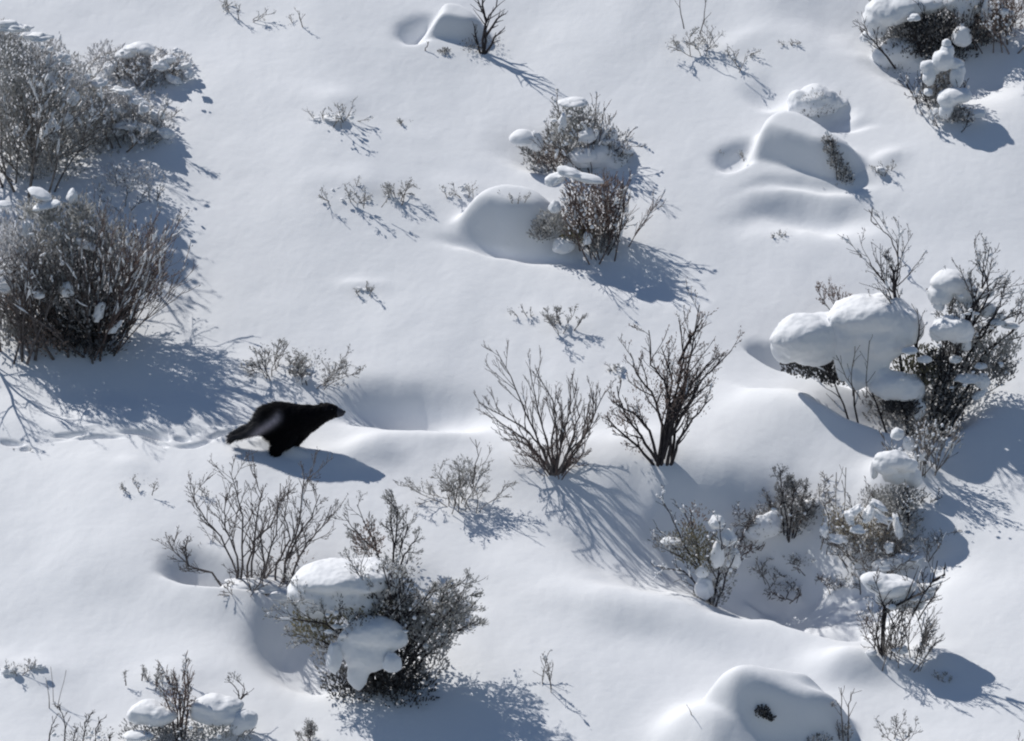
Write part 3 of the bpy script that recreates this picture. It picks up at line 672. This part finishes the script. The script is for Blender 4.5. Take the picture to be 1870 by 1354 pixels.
# ---- inside the shaded hollow
def pit_left():
    p = Plant('leafy_shrub', 1300, 1105, 'greenish brown bush with white snow tips at the left end of the shaded hollow', 'shrub', 'bushes in the shaded hollow', sink=.06)
    p.trace([[(0, 0), (-10, 50), (-40, 90), (-70, 150), (-90, 190)], [(0, 0), (-20, 60), (-60, 90), (-104, 108)], [(0, 0), (10, 50), (34, 76), (40, 118)], [(0, 0), (12, 60), (16, 110), (12, 150)],
             [(-4, 0), (-20, 60), (-30, 120), (-52, 170)], [(4, 0), (24, 50), (40, 90)], [(-4, 0), (-30, 40), (-50, 60), (-100, 70)]], r0=.009, m=M_DARK, dens=6, depth=.12)
    for a in ((-40, 110, 34, 40, .05, 600, M_OLIV), (-14, 90, 34, 44, .02, 500, M_OLIV), (-70, 112, 40, 16, .02, 400, M_DUSK), (0, 20, 34, 24, 0, 500, M_DUSK), (-30, 150, 30, 34, .1, 160, M_DRY), (14, 60, 34, 44, .05, 400, M_SAGE)):
        p.tuft(*a, L=.03, wd=.0045)
    p.clump(6, 146, 14, 15, .0, 13, .3); p.clump(26, 118, 17, 16, .0, 15, .35); p.clump(8, 84, 13, 28, -.04, 12, .25); p.clump(-14, 26, 17, 24, -.06, 15, .25); p.clump(-72, 114, 20, 7, 0, 12)
    p.clump(40, 80, 11, 22, .02, 11, .25); p.clump(-18, 58, 12, 14, -.04, 10); p.dust(175, .007, .016); p.rubble(0, 90, 50, 60, 34, .012, -.05)
pit_left()
def pit_mid():
    p = Plant('bare_shrub', 1440, 985, 'dark upright twiggy shrub with beaded stems at the top of the shaded hollow', 'shrub', 'bushes in the shaded hollow', sink=.05)
    p.trace([[(0, 0), (-6, 50), (-16, 90), (-18, 118)], [(0, 0), (4, 60), (8, 96)], [(-6, 0), (-28, 40), (-40, 76)], [(4, 0), (26, 40), (40, 60)], [(4, 0), (14, 40), (30, 90)], [(-4, 0), (-14, 60), (-8, 100)]], r0=.008, m=M_DARK, dens=8, kink=.14)
    p.tuft(-50, 28, 40, 26, .02, 400, M_SAGE, .024, .004); p.tuft(24, 44, 30, 34, .05, 500, M_DUSK, .026, .005); p.tuft(0, 30, 30, 30, 0, 300, M_DUSK, .026, .004)
    p.leaves(M_DUSK, 3, .016, .004, .008, .8); p.cap([(-44, 22, 30, 20, -.03, 22), (-58, 12, 24, 16, -.04, 18), (-30, 36, 18, 16, 0, 14)], .007, 8); p.clump(34, 62, 20, 8, .08, 14, rot=-20); p.rubble(0, 40, 60, 30, 24, .01, -.05)
    p.rubble(60, 4, 40, 16, 14, .014, -.05)
pit_mid()
def pit_curly():
    p = Plant('leafy_shrub', 1590, 1025, 'pale tangled straw coloured bush looped with snow at the top of the shaded hollow', 'shrub', 'bushes in the shaded hollow', sink=.05)
    p.fan(26, .46, 56, 46, M_PALE, .006, 2, 6, .03, .16, ang=(24, 60), spread=.2, dep=30, lo=.5); p.fan(12, .34, 60, 60, M_PALE, .005, 2, 6, .02, .16, ang=(24, 60), spread=.2, dep=30, lo=.5, cx=60, cy=-20)
    for a in ((-10, 60, 50, 34, .05, 500, M_GRASS), (40, 50, 40, 44, .05, 400, M_SAGE), (-60, 70, 30, 30, .05, 200, M_GRASS), (20, 20, 60, 20, 0, 400, M_DUSK), (70, 40, 30, 50, .05, 260, M_SAGE)):
        p.tuft(*a, L=.03, wd=.005)
    p.trace([[(-70, 20), (-64, 90), (-66, 160)], [(-50, 20), (-48, 110), (-46, 168)], [(-90, 20), (-74, 80), (-90, 110)], [(-30, 30), (-14, 90), (0, 130)]], r0=.004, m=M_PALE, lvl=1, dens=4)
    for a in ((-30, 90, 16, 7, -40), (-6, 84, 9, 18, 20), (-26, 56, 12, 9, 0), (14, 80, 22, 6, 40), (46, 60, 7, 26, -10), (-60, 40, 18, 9, 10), (30, 24, 9, 12, 0), (-40, 76, 7, 16, -20), (60, 4, 26, 9, 0), (30, -6, 24, 10, -10), (80, 0, 16, 9, 15), (10, 100, 18, 6, 35), (-84, 54, 8, 12, 0)):
        p.clump(a[0], a[1], a[2], a[3], depth=p.r.uniform(-.16, -.04), amp=.55, rot=a[4])
    p.rubble(0, 60, 70, 50, 60, .011, -.08); p.dust(150, .006, .016)
pit_curly()
def pit_grey():
    p = Plant('snow_capped_shrub', 1632, 950, 'squat grey bush under a peaked snow cap on the upper rim of the hollow', 'shrub', 'bushes in the shaded hollow', sink=.04)
    p.fan(10, .32, 50, 50, M_DARK, .007, 2, 5, .05, .08, spread=.2, lo=.7)
    for a in ((0, 34, 46, 26, 0, 900, M_SAGE), (20, 40, 40, 22, .05, 500, M_DUSK), (-34, 40, 30, 20, .05, 300, M_SAGE), (10, 10, 50, 14, 0, 500, M_DUSK)):
        p.tuft(*a, L=.026, wd=.0045)
    p.cap([(-2, 108, 34, 15, .06, 24), (-14, 98, 26, 15, .04, 20), (22, 98, 20, 13, .06, 16), (4, 84, 26, 18, .12, 20), (38, 76, 16, 20, .12, 14)], .006, 7); p.clump(-36, 86, 7, 20, .05, 7); p.dust(60, .006, .014)
pit_grey()
def pit_fork():
    p = Plant('bare_shrub', 1612, 1196, 'black forked shrub with an arm bent right under a shaded snow shelf, by the hollow', 'shrub', 'bushes in the shaded hollow', sink=.06)
    p.trace([[(0, 0), (0, 40), (4, 76), (40, 96), (70, 112), (84, 130), (92, 166)], [(0, 0), (-2, 50), (2, 84), (-4, 92)], [(84, 130), (104, 140), (106, 160)], [(2, 76), (14, 86), (18, 98)]], r0=.013, m=M_DARK, lvl=1, dens=4, kink=.1, depth=.03)
    p.trace([[(0, 0), (-20, 40), (-40, 70)], [(4, 0), (20, 50), (40, 90), (60, 110)], [(50, -10), (40, 40), (60, 90)], [(60, -20), (70, 30), (56, 80), (66, 110)], [(40, 0), (30, 40), (40, 80)], [(-4, 0), (-14, 60), (-30, 90)], [(52, -16), (66, 20), (90, 60)]], r0=.005, m=M_PALE, lvl=2, dens=5, depth=.08)
    p.tuft(54, 70, 40, 40, .05, 120, M_DRY, .022, .0035); p.tuft(-26, 50, 20, 30, .05, 60, M_DRY, .022, .0035); p.dust(55, .006, .013)
    p.cap([(14, 122, 44, 15, .12, 36), (48, 108, 40, 13, .14, 32), (-16, 132, 28, 12, .12, 22), (30, 98, 30, 16, .10, 22), (76, 118, 20, 6, .14, 16), (60, 90, 14, 14, .1, 12), (0, 104, 14, 18, .1, 12)], .008, 5)
    p.trace([[(30, 60), (44, 98), (40, 140)], [(20, 50), (-4, 96), (-20, 140)], [(50, 70), (70, 110), (66, 146)], [(60, 60), (84, 100), (96, 120)]], r0=.006, m=M_DARK, lvl=2, dens=6, depth=.1)
    p.fan(12, .46, 20, 42, M_PALE, .005, 2, 6, .05, .10, ang=(16, 40), spread=.16, dep=20, lo=.6, cx=30, cy=-6); p.fan(7, .5, 30, 20, M_DARK, .006, 2, 6, .05, .12, spread=.08, dep=25, lo=.6)
    p.tuft(30, 88, 40, 14, .06, 320, M_DUSK, .024, .0045); p.tuft(60, 110, 30, 20, .1, 160, M_DUSK, .024, .004)
    p.clump(14, 84, 7, 6, -.05, 6); p.clump(30, 8, 14, 8, -.05, 10, .3); p.clump(-20, 4, 10, 7, -.05, 8)
pit_fork()
# ---- the top right corner
def top_right():
    p = Plant('snow_capped_shrub', 1700, 92, 'dark bush cut by the top edge near the right corner, heaped with thick snow', 'shrub', 'bushes at the upper right', sink=.08)
    p.fan(20, .56, 30, 45, M_DARK, .010, 2, 6, .06, .1, spread=.3, dep=30, lo=.6)
    for a in ((-50, 40, 70, 36, .05, 1500, M_DUSK), (20, 40, 70, 50, .05, 1500, M_DUSK), (80, 50, 60, 50, .05, 1200, M_SHADE), (-40, 10, 60, 20, 0, 1000, M_SHADE), (40, 0, 60, 20, 0, 900, M_SHADE), (-10, 40, 50, 20, -.08, 700, M_SHADE), (60, 100, 60, 40, .1, 500, M_SAGE)):
        p.tuft(*a, L=.034, wd=.006)
    p.cap([(-84, 74, 44, 26, -.05, 38), (-60, 84, 50, 22, .0, 40), (-106, 60, 26, 28, -.05, 26), (-20, 86, 36, 18, .05, 34), (-104, 34, 18, 16, -.08, 16), (10, 92, 26, 16, .1, 26)], .009, 10)
    p.cap([(60, 70, 20, 34, .0, 20), (46, 92, 26, 20, .05, 22), (80, 92, 20, 22, .05, 20)], .008, 8)
    p.clump(104, 70, 10, 30, -.05, 12, .3); p.clump(56, 20, 19, 24, -.18, 18, .2); p.clump(-34, 58, 12, 8, -.2, 10); p.clump(90, 110, 12, 18, 0, 12)
    p.clump(-124, 22, 14, 12, -.05, 12, .3); p.rubble(20, 40, 90, 40, 26, .012, -.1)
top_right()
def top_brown():
    p = Plant('leafy_shrub', 1828, 78, 'brown snow-flecked bush at the far right of the top edge', 'shrub', 'bushes at the upper right', sink=.06)
    p.fan(16, .55, 40, 30, M_DRY, .008, 2, 6, .06, .1, spread=.15, dep=30, lo=.7)
    for a in ((-10, 60, 36, 44, .05, 700, M_DRY), (-34, 20, 30, 26, 0, 400, M_DUSK), (20, 50, 30, 44, .05, 300, M_DRY)): p.tuft(*a, L=.03, wd=.005)
    p.dust(125, .007, .018); p.clump(2, 56, 10, 8, -.1, 9); p.clump(-10, 88, 9, 14, -.05, 9); p.rubble(0, 50, 40, 50, 30, .011, -.08)
top_brown()
def top_small():
    p = Plant('snow_capped_shrub', 1718, 196, 'knobbly white cluster of snow balls on a small bush, below the upper right bush', 'shrub', 'bushes at the upper right', sink=.05)
    p.fan(12, .42, 32, 36, M_DARK, .007, 2, 5, .06, .1, spread=.10, dep=30, lo=.6)
    for a in ((0, 40, 34, 34, .05, 700, M_DUSK), (-20, 20, 34, 20, 0, 500, M_DUSK), (14, 70, 30, 30, .08, 500, M_DUSK)): p.tuft(*a, L=.028, wd=.005)
    p.cap([(0, 86, 20, 20, -.05, 18), (10, 104, 14, 14, 0, 14), (26, 80, 16, 12, -.02, 14), (-14, 70, 12, 12, -.04, 12)], .007, 6)
    p.cap([(-28, 76, 15, 13, -.06, 14), (-24, 58, 12, 20, -.08, 12)], .007, 6); p.cap([(28, 54, 14, 20, -.06, 14), (34, 68, 12, 12, -.04, 12)], .007, 6); p.clump(-26, 26, 9, 9, -.1, 8); p.clump(8, 118, 9, 9, 0, 8)
    p.dust(75, .008, .018)
top_small()
def top_low():
    p = Plant('snow_capped_shrub', 1742, 226, 'lowest small bush under a flat oval snow cap, in the blue shadow at upper right', 'shrub', 'bushes at the upper right', sink=.04)
    p.fan(9, .22, 55, 50, M_DARK, .006, 1, 5, .05, .1, spread=.12, lo=.6)
    for a in ((6, 16, 40, 14, 0, 500, M_DUSK), (-14, 26, 20, 14, 0, 200, M_SAGE)): p.tuft(*a, L=.024, wd=.0045)
    p.cap([(0, 52, 32, 14, .0, 22), (-14, 44, 20, 14, -.03, 18), (16, 54, 18, 12, .02, 18), (-16, 24, 14, 16, -.05, 12)], .007, 8); p.clump(46, 18, 14, 9, 0, 12, .3); p.clump(-34, 20, 7, 9, 0, 7); p.dust(30, .007, .014)
top_low()
def top_pillow():
    p = Plant('snow_capped_shrub', 1640, 118, 'shaded snow hummock with a low bush beneath it, left of the knobbly white cluster', 'shrub', 'bushes at the upper right', sink=.02)
    p.fan(6, .2, 50, 50, M_DARK, .005, 1, 4, .05, .1, spread=.15, lo=.6); p.tuft(0, 0, 46, 14, 0, 250, M_DUSK, .024, .004)
    p.cap([(0, 24, 40, 28, 0, 36), (-26, 14, 24, 22, -.03, 22), (24, 6, 30, 28, .0, 28), (-2, 36, 26, 16, .05, 24)], .009, 10)
top_pillow()
def top_hummock():
    p = Plant('snow_capped_shrub', 1484, 202, 'furry looking hummock of snow over stiff twigs, just above the steep drift', 'shrub', sink=.03)
    p.fan(8, .22, 60, 50, M_DARK, .005, 1, 4, .05, .1, spread=.15, lo=.7); p.tuft(6, 6, 40, 14, -.05, 400, M_DUSK, .024, .004)
    p.cap([(0, 18, 42, 26, 0, 36), (-28, 12, 24, 24, -.03, 24), (26, 14, 30, 22, .02, 26), (46, 18, 26, 10, .06, 20)], .008, 9); p.tuft(6, 26, 20, 12, -.16, 60, M_SAGE, .018, .003); p.tuft(-18, 16, 16, 12, -.15, 40, M_SAGE, .018, .003)
top_hummock()
def drift_twigs():
    p = Plant('leafy_shrub', 1530, 330, 'narrow dark leafy bush growing along the right edge of the steep drift', 'shrub', sink=.05)
    for a in ((-14, 60, 14, 16, .05, 220, M_DUSK), (-4, 36, 14, 18, .02, 220, M_DUSK), (10, 14, 14, 18, 0, 220, M_SAGE), (20, -2, 12, 10, 0, 150, M_SAGE), (-20, 76, 10, 8, .08, 60, M_DUSK)): p.tuft(*a, L=.028, wd=.005)
    p.trace([[(0, 0), (-8, 50), (-16, 84)], [(6, 0), (6, 40)], [(14, -4), (16, 30)], [(20, -8), (28, 14)]], r0=.005, lvl=1, dens=5, m=M_DARK, depth=.05); p.dust(40, .007, .014)
drift_twigs()
def top_shade_hole():
    p = Plant('leafy_shrub', 812, 96, 'dark tuft imitating a shaded hole in the topmost snow drift, beside the forked twig', 'leaves', sink=0)
    p.tuft(0, 0, 12, 8, 0, 120, M_DUSK, .02, .005, rd=8); p.trace([[(-40, -2), (-34, 12), (-30, 20)]], r0=.005, lvl=1, dens=2, depth=.01)  # the tuft stands in for a small shaded hole in the drift face
top_shade_hole()
def top_twig():
    p = Plant('bare_shrub', 880, 98, 'single forked bare shrub cut by the top edge, casting a long branching shadow', 'shrub', sink=.05)
    p.trace([[(0, 0), (4, 40), (10, 60), (26, 86), (34, 130)], [(4, 0), (8, 40), (8, 60), (-4, 90), (-14, 126)], [(0, 0), (-12, 30), (-16, 56)], [(10, 60), (0, 90), (6, 130)], [(2, 0), (24, 30), (40, 44)], [(6, 30), (28, 64), (46, 74)]], r0=.011, m=M_DARK, lvl=1, dens=4, depth=.06)
    p.tuft(-20, 14, 26, 12, .05, 200, M_DUSK, .022, .004); p.tuft(20, 24, 20, 12, .08, 90, M_DUSK, .02, .003)
top_twig()

# ---- bottom edge
def bottom_left():
    p = Plant('snow_capped_shrub', 330, 1352, 'reddish brown bush between two flat snow caps on the bottom edge', 'shrub', 'bushes on the bottom edge', sink=.08)
    p.trace([[(-4, 0), (-6, 50), (-14, 90), (-26, 120)], [(0, 0), (6, 50), (10, 90), (8, 126)], [(-4, 0), (-20, 60), (-30, 100)], [(4, 0), (14, 60), (14, 110)], [(0, 0), (0, 60), (-4, 108)]], r0=.008, m=M_RED, dens=8, depth=.05, ang=(10, 26))
    p.tuft(-14, 66, 18, 34, 0, 260, M_DRY, .024, .004); p.tuft(10, 74, 12, 34, 0, 200, M_DRY, .024, .004)
    for a in ((-50, 14, 60, 20, .05, 900, M_DUSK), (60, 20, 60, 24, .05, 800, M_SAGE), (0, 10, 40, 20, 0, 500, M_DUSK), (110, 24, 20, 26, 0, 200, M_DUSK)): p.tuft(*a, L=.03, wd=.005)
    p.cap([(-56, 52, 36, 14, .03, 30), (-40, 44, 34, 16, .0, 28), (-74, 42, 20, 14, 0, 18)], .007, 10); p.cap([(56, 62, 40, 15, .05, 32), (84, 62, 26, 14, .05, 26), (40, 48, 24, 18, .03, 20), (66, 46, 40, 18, .02, 26)], .007, 10)
    p.cap([(112, 36, 22, 18, -.02, 18), (100, 26, 14, 16, -.04, 14)], .007, 8); p.clump(-72, 8, 26, 9, -.1, 18, .2); p.rubble(0, 16, 120, 20, 30, .011, -.12); p.dust(60, .007, .014)
bottom_left()
def bottom_hook():
    p = Plant('bare_shrub', 425, 1320, 'small hooked twiggy sprig at the right end of the bottom left snow caps', 'twigs', 'bushes on the bottom edge', sink=.04)
    p.trace([[(0, 0), (2, 30), (16, 44), (22, 58), (8, 76)], [(2, 20), (12, 40), (8, 60), (-4, 72)], [(16, 44), (26, 52)]], r0=.007, m=M_DARK, lvl=1, dens=5, depth=.03)
    p.tuft(4, 78, 16, 8, 0, 60, M_DUSK, .022, .004)
bottom_hook()
def bottom_twigs():
    p = Plant('bare_shrub', 140, 1372, 'scruffy dark sprigs leaning left on the bottom edge near the left corner', 'twigs', 'bushes on the bottom edge', sink=.04)
    p.trace([[(-20, 10), (-20, 60), (-30, 80)], [(10, 10), (16, 50), (26, 66)], [(30, 0), (34, 40), (44, 56)], [(-50, 10), (-44, 40), (-36, 56)], [(50, 0), (60, 30)], [(-10, 0), (0, 40)]], r0=.006, m=M_DARK, dens=5, depth=.05)
    p.tuft(20, 24, 50, 18, 0, 260, M_SAGE, .022, .004); p.rubble(20, 24, 60, 20, 22, .011, -.08)
bottom_twigs()
def bottom_row():
    p = Plant('leafy_shrub', 295, 1250, 'row of short sprigs sprinkled with snow just above the bottom left caps', 'sprigs', sink=.03)
    p.fan(5, .14, 30, 30, M_BARK, .005, 1, 4, .05, .1, spread=.08, lo=.6); p.trace([[(-62, 4), (-64, 20)], [(-34, 6), (-30, 30)], [(36, 6), (44, 34), (42, 46)], [(-10, 4), (-4, 36)]], r0=.005, lvl=1, dens=4, depth=.02)
    p.leaves(M_SAGE, 3, .018, .004, .008, .8); p.rubble(0, 14, 60, 16, 26, .011, -.02)
bottom_row()
def dome_bits():
    p = Plant('leafy_shrub', 1392, 1300, 'dark tuft standing for a shaded hole in the front of the big bottom right dome', 'leaves', sink=0)
    p.tuft(0, 0, 13, 11, .0, 420, M_SHADE, .016, .006, rd=12); p.tuft(13, -9, 10, 8, .0, 200, M_SHADE, .016, .006, rd=10)  # near-black tufts paint the shade of a hole in the dome
    p = Plant('leafy_shrub', 1530, 1350, 'dark leaves and two upright twigs at the right foot of the bottom right dome', 'shrub', sink=.03)
    p.tuft(-34, 0, 26, 14, .0, 400, M_DUSK, .024, .005); p.trace([[(10, 0), (6, 50), (4, 90)], [(18, 0), (18, 60), (26, 84)], [(4, 0), (-2, 30)]], r0=.006, lvl=1, dens=4, depth=.03); p.tuft(12, 12, 14, 20, 0, 120, M_DUSK, .022, .004)
dome_bits()

# ---- sprigs scattered over the open snow
class _Low(Plant):
    def clump(s, dx, dy, rx, ry, depth=0, rd=None, amp=.22, sub=4, flat=.35, rot=0):
        mb = MB()
        for i in range(4):
            q = s.r.uniform(.35, .7); mb.blob(off(dx+s.r.uniform(-.7, .7)*rx, dy*.3+s.r.uniform(-.5, .5)*ry, s.r.uniform(-.03, .05)), (rx*q*.8/PPM, rx*q*.7/PPM, ry*q*.8/KZ), i*3+s.px, .4, 1.4, 3)
        return mb.build('snow_clump', M_SNOW, s.root)
def sprig(px, py, h, n, left, right, label, m=None, dens=3, lvl=1, leaf=2, snow=6, r0=.0045, spread=.04, cat='twigs', name='twig_tuft', lo=.5, kink=.14, lm=None):
    h = h*.85
    if m is None or m is M_BARK: m = M_PALE
    if m is M_DARK: m = M_BARK
    p = _Low(name, px, py, label, cat, 'sprigs poking through the snow', sink=.03)
    p.fan(n, h/KZ, left, right, m or M_BARK, r0, lvl, dens, .04, kink, ang=(25, 60), spread=spread, lo=lo)
    if leaf: p.leaves(lm or M_SAGE, leaf, .018, .004, .008, .7)
    if snow: p.dust(snow, .007, .016)
    return p
sprig(425, 30, 55, 7, 70, 60, 'faint lilac grey sprigs cut by the top edge, left of centre', M_PALE, spread=.12)
sprig(548, 50, 55, 2, 40, 0, 'single slanting twig near the top edge, right of the faint sprigs', M_PALE, snow=0, leaf=1)
q = sprig(612, 222, 60, 9, 60, 60, 'snow-heaped sprig tuft left of the long branching shadow', spread=.12, snow=14); q.clump(6, 22, 34, 9, 0, 18, .5); q.clump(-24, 14, 16, 8, 0, 12, .5); q.rubble(0, 14, 50, 16, 20, .011, -.04)
sprig(737, 226, 20, 3, 50, 50, 'tiny faint sprig right of the snow-heaped tuft', M_PALE, snow=2)
q = sprig(635, 362, 46, 10, 75, 75, 'wide low tuft of grey sprigs half buried above the middle left snow', spread=.2, snow=12); q.rubble(0, 10, 56, 16, 18, .010, -.03)
q = sprig(722, 368, 62, 5, 25, 30, 'upright dark sprig with a long curved shadow trailing to the lower right', M_DARK, dens=4, lvl=2, snow=6); q.clump(4, 22, 8, 7, -.03, 7)
q = sprig(842, 352, 44, 6, 60, 45, 'snow-dotted sprig just above the hooded drift', spread=.1, snow=8); q.rubble(0, 10, 34, 14, 12, .010, -.03)
sprig(940, 360, 20, 5, 60, 50, 'row of tiny sprigs on the back of the hooded drift', spread=.1, snow=3)
q = sprig(668, 532, 26, 4, 60, 50, 'small broken sprig alone below the curved shadow', M_DARK, spread=.06, snow=3); q.clump(-6, 14, 13, 6, 0, 9)
sprig(763, 524, 22, 1, 4, 6, 'one faint upright stick in the middle of open snow', M_PALE, snow=0, leaf=0, dens=0)
sprig(960, 575, 34, 3, 60, 10, 'two bent dark sprigs left of the little snow-flecked tuft', M_DARK, snow=1)
q = sprig(1028, 602, 62, 7, 45, 45, 'snow-flecked little bush below the shadow of the middle bushes', M_DARK, lvl=2, dens=4, snow=10, spread=.06); q.clump(2, 12, 10, 8, -.02, 8)
q = sprig(1125, 680, 42, 3, 20, 40, 'stubby sprig with a snow dab, left of the tallest bare shrub', M_DARK, snow=2); q.clump(8, 28, 11, 6, 0, 8)
q = sprig(500, 685, 88, 9, 50, 30, 'left one of two joined dark sprigs above the animal, with straight upright twigs', M_DARK, lvl=2, dens=4, snow=12, spread=.08, leaf=2); q.tuft(-14, 34, 30, 22, .03, 90, M_SAGE, .02, .004)
q = sprig(572, 700, 88, 10, 50, 55, 'right one of two joined dark sprigs above the animal, curling and knotted', M_DARK, lvl=2, dens=5, snow=14, spread=.08, leaf=2, kink=.2); q.tuft(4, 40, 34, 24, .03, 110, M_SAGE, .02, .004); q.clump(-18, 18, 12, 10, -.02, 9)
q = sprig(842, 925, 118, 14, 40, 42, 'feathery grey dry clump with thin legs, left of the fan shaped bare shrub', M_PALE, lvl=2, dens=5, snow=8, spread=.10, leaf=2, lm=M_SAGE, name='dry_grass_clump', cat='dry clump'); q.tuft(4, 60, 30, 30, .02, 260, M_SAGE, .028, .0032)
q.trace([[(-14, -6), (-6, 30), (10, 60)], [(-22, -2), (-22, 40)], [(20, 40), (30, 90), (26, 120)]], r0=.005, lvl=1, dens=3, depth=.02)
q = sprig(245, 888, 28, 6, 70, 70, 'little sprigs in a row between the track and the wide bare shrub', M_DARK, spread=.14, snow=5)
sprig(365, 905, 40, 3, 15, 20, 'pair of faint upright stalks left of the wide bare shrub tips', M_PALE, snow=0, leaf=1)
q = sprig(1268, 92, 64, 8, 55, 60, 'loose grey bush below a tall thin twig near the top edge', lvl=2, dens=4, snow=12, spread=.12); q.trace([[(10, 30), (20, 70), (20, 112)], [(-20, 40), (-30, 80), (-26, 110)]], r0=.005, lvl=1, dens=2, depth=.02)
q = sprig(1358, 118, 50, 8, 70, 70, 'wide snow-dusted tuft right of the loose grey bush by the top edge', spread=.16, snow=12); q.rubble(0, 14, 44, 16, 14, .010, -.03)
sprig(1440, 80, 16, 3, 50, 50, 'tiny sprig alone above the furry hummock', M_DARK, snow=1)
q = sprig(1608, 314, 34, 5, 50, 50, 'little sprig on its own snow bump, right of the steep drift', M_DARK, snow=4); q.clump(-4, 14, 18, 6, 0, 10)
sprig(1345, 282, 28, 6, 60, 50, 'sprigs in the small grey hollow left of the steep drift', spread=.1, snow=2)
sprig(1418, 428, 14, 4, 70, 70, 'dark leaf tips in the soft blue hollow below the steep drift', M_DARK, spread=.05, snow=1)
sprig(1515, 345, 16, 4, 70, 70, 'leaf tips in the dark crease under the steep drift', M_DARK, spread=.07, snow=1)
q = sprig(1004, 1262, 82, 3, 16, 26, 'lone thin twig with knotty side shoots, alone in the lower middle', M_DARK, dens=5, snow=2, lo=.8)
q = sprig(38, 1228, 46, 6, 60, 60, 'snow-loaded sprig on a white bump near the lower left corner', M_DARK, spread=.08, snow=6); q.clump(24, 34, 18, 7, 0, 12, .5); q.clump(-20, 8, 16, 10, -.04, 12, .4)
q = sprig(92, 1290, 96, 3, 6, 12, 'three thin parallel sticks near the lower left corner', M_PALE, dens=0, leaf=0, snow=0, lo=.8, kink=.04, spread=.05)
q = sprig(564, 1352, 54, 4, 16, 16, 'short dark sprig on the bottom edge, left of the blue shadow', M_DARK, lvl=2, dens=5, snow=0)
q = sprig(1648, 1345, 60, 7, 60, 50, 'flat layered sprigs near the bottom edge, right of the dome', M_DARK, spread=.14, snow=4, lvl=2)
sprig(1268, 1300, 44, 1, 14, 0, 'one thin stick left of the bottom right dome', M_PALE, dens=0, leaf=0, snow=0)
sprig(1868, 1372, 60, 2, 40, 0, 'dark twig cut by the lower right corner', M_DARK, snow=0)
sprig(1500, 1292, 22, 4, 70, 70, 'leaf tips on the upper right side of the bottom right dome', M_DARK, spread=.08, snow=2)
sprig(40, 822, 10, 3, 70, 70, 'dark crumbs of twig beside the track at the left edge', M_DARK, spread=.05, snow=0)
sprig(1715, 1238, 22, 5, 60, 60, 'tiny sprigs left of the oval blue shadow', spread=.08, snow=2)

# low tangles on the floor of the hollow
def tangle(px, py, h, label, m, n=9):
    p = Plant('twig_tangle', px, py, label, 'shrub', 'bushes in the shaded hollow', sink=.03)
    p.fan(n, h/KZ, 65, 60, m, .005, 2, 6, .02, .17, ang=(25, 60), spread=.14, dep=35, lo=.5); p.tuft(0, h*.3, h*.6, h*.25, .03, 110, M_SAGE, .022, .004); p.dust(40, .007, .014)
tangle(1395, 1060, 52, 'low pale twig tangle on the hollow floor, right of the greenish brown bush', M_PALE)
tangle(1470, 1035, 44, 'low frosted tangle directly below the dark beaded shrub in the hollow', M_PALE)
tangle(1545, 1075, 46, 'low tangle of snowy twigs below the pale straw bush, near the snow shelf', M_BARK)
tangle(1385, 960, 60, 'half buried grey twigs between the greenish brown bush and the dark beaded shrub', M_BARK, 11)
tangle(1560, 990, 70, 'grey twigs crowding the left side of the straw coloured bush', M_BARK, 12)
tangle(1680, 1010, 66, 'pale upright twigs right of the straw coloured bush, on the outer rim', M_PALE, 10)
tangle(1440, 1085, 46, 'small bare tangle in the middle of the hollow floor, nearest its lit lip', M_BARK, 9)
tangle(1340, 1010, 60, 'brown twigs behind the greenish brown bush, against the shaded bank', M_RED, 12)
tangle(1500, 925, 56, 'thin pale twigs along the upper rim of the hollow, left of the straw bush', M_PALE, 8)
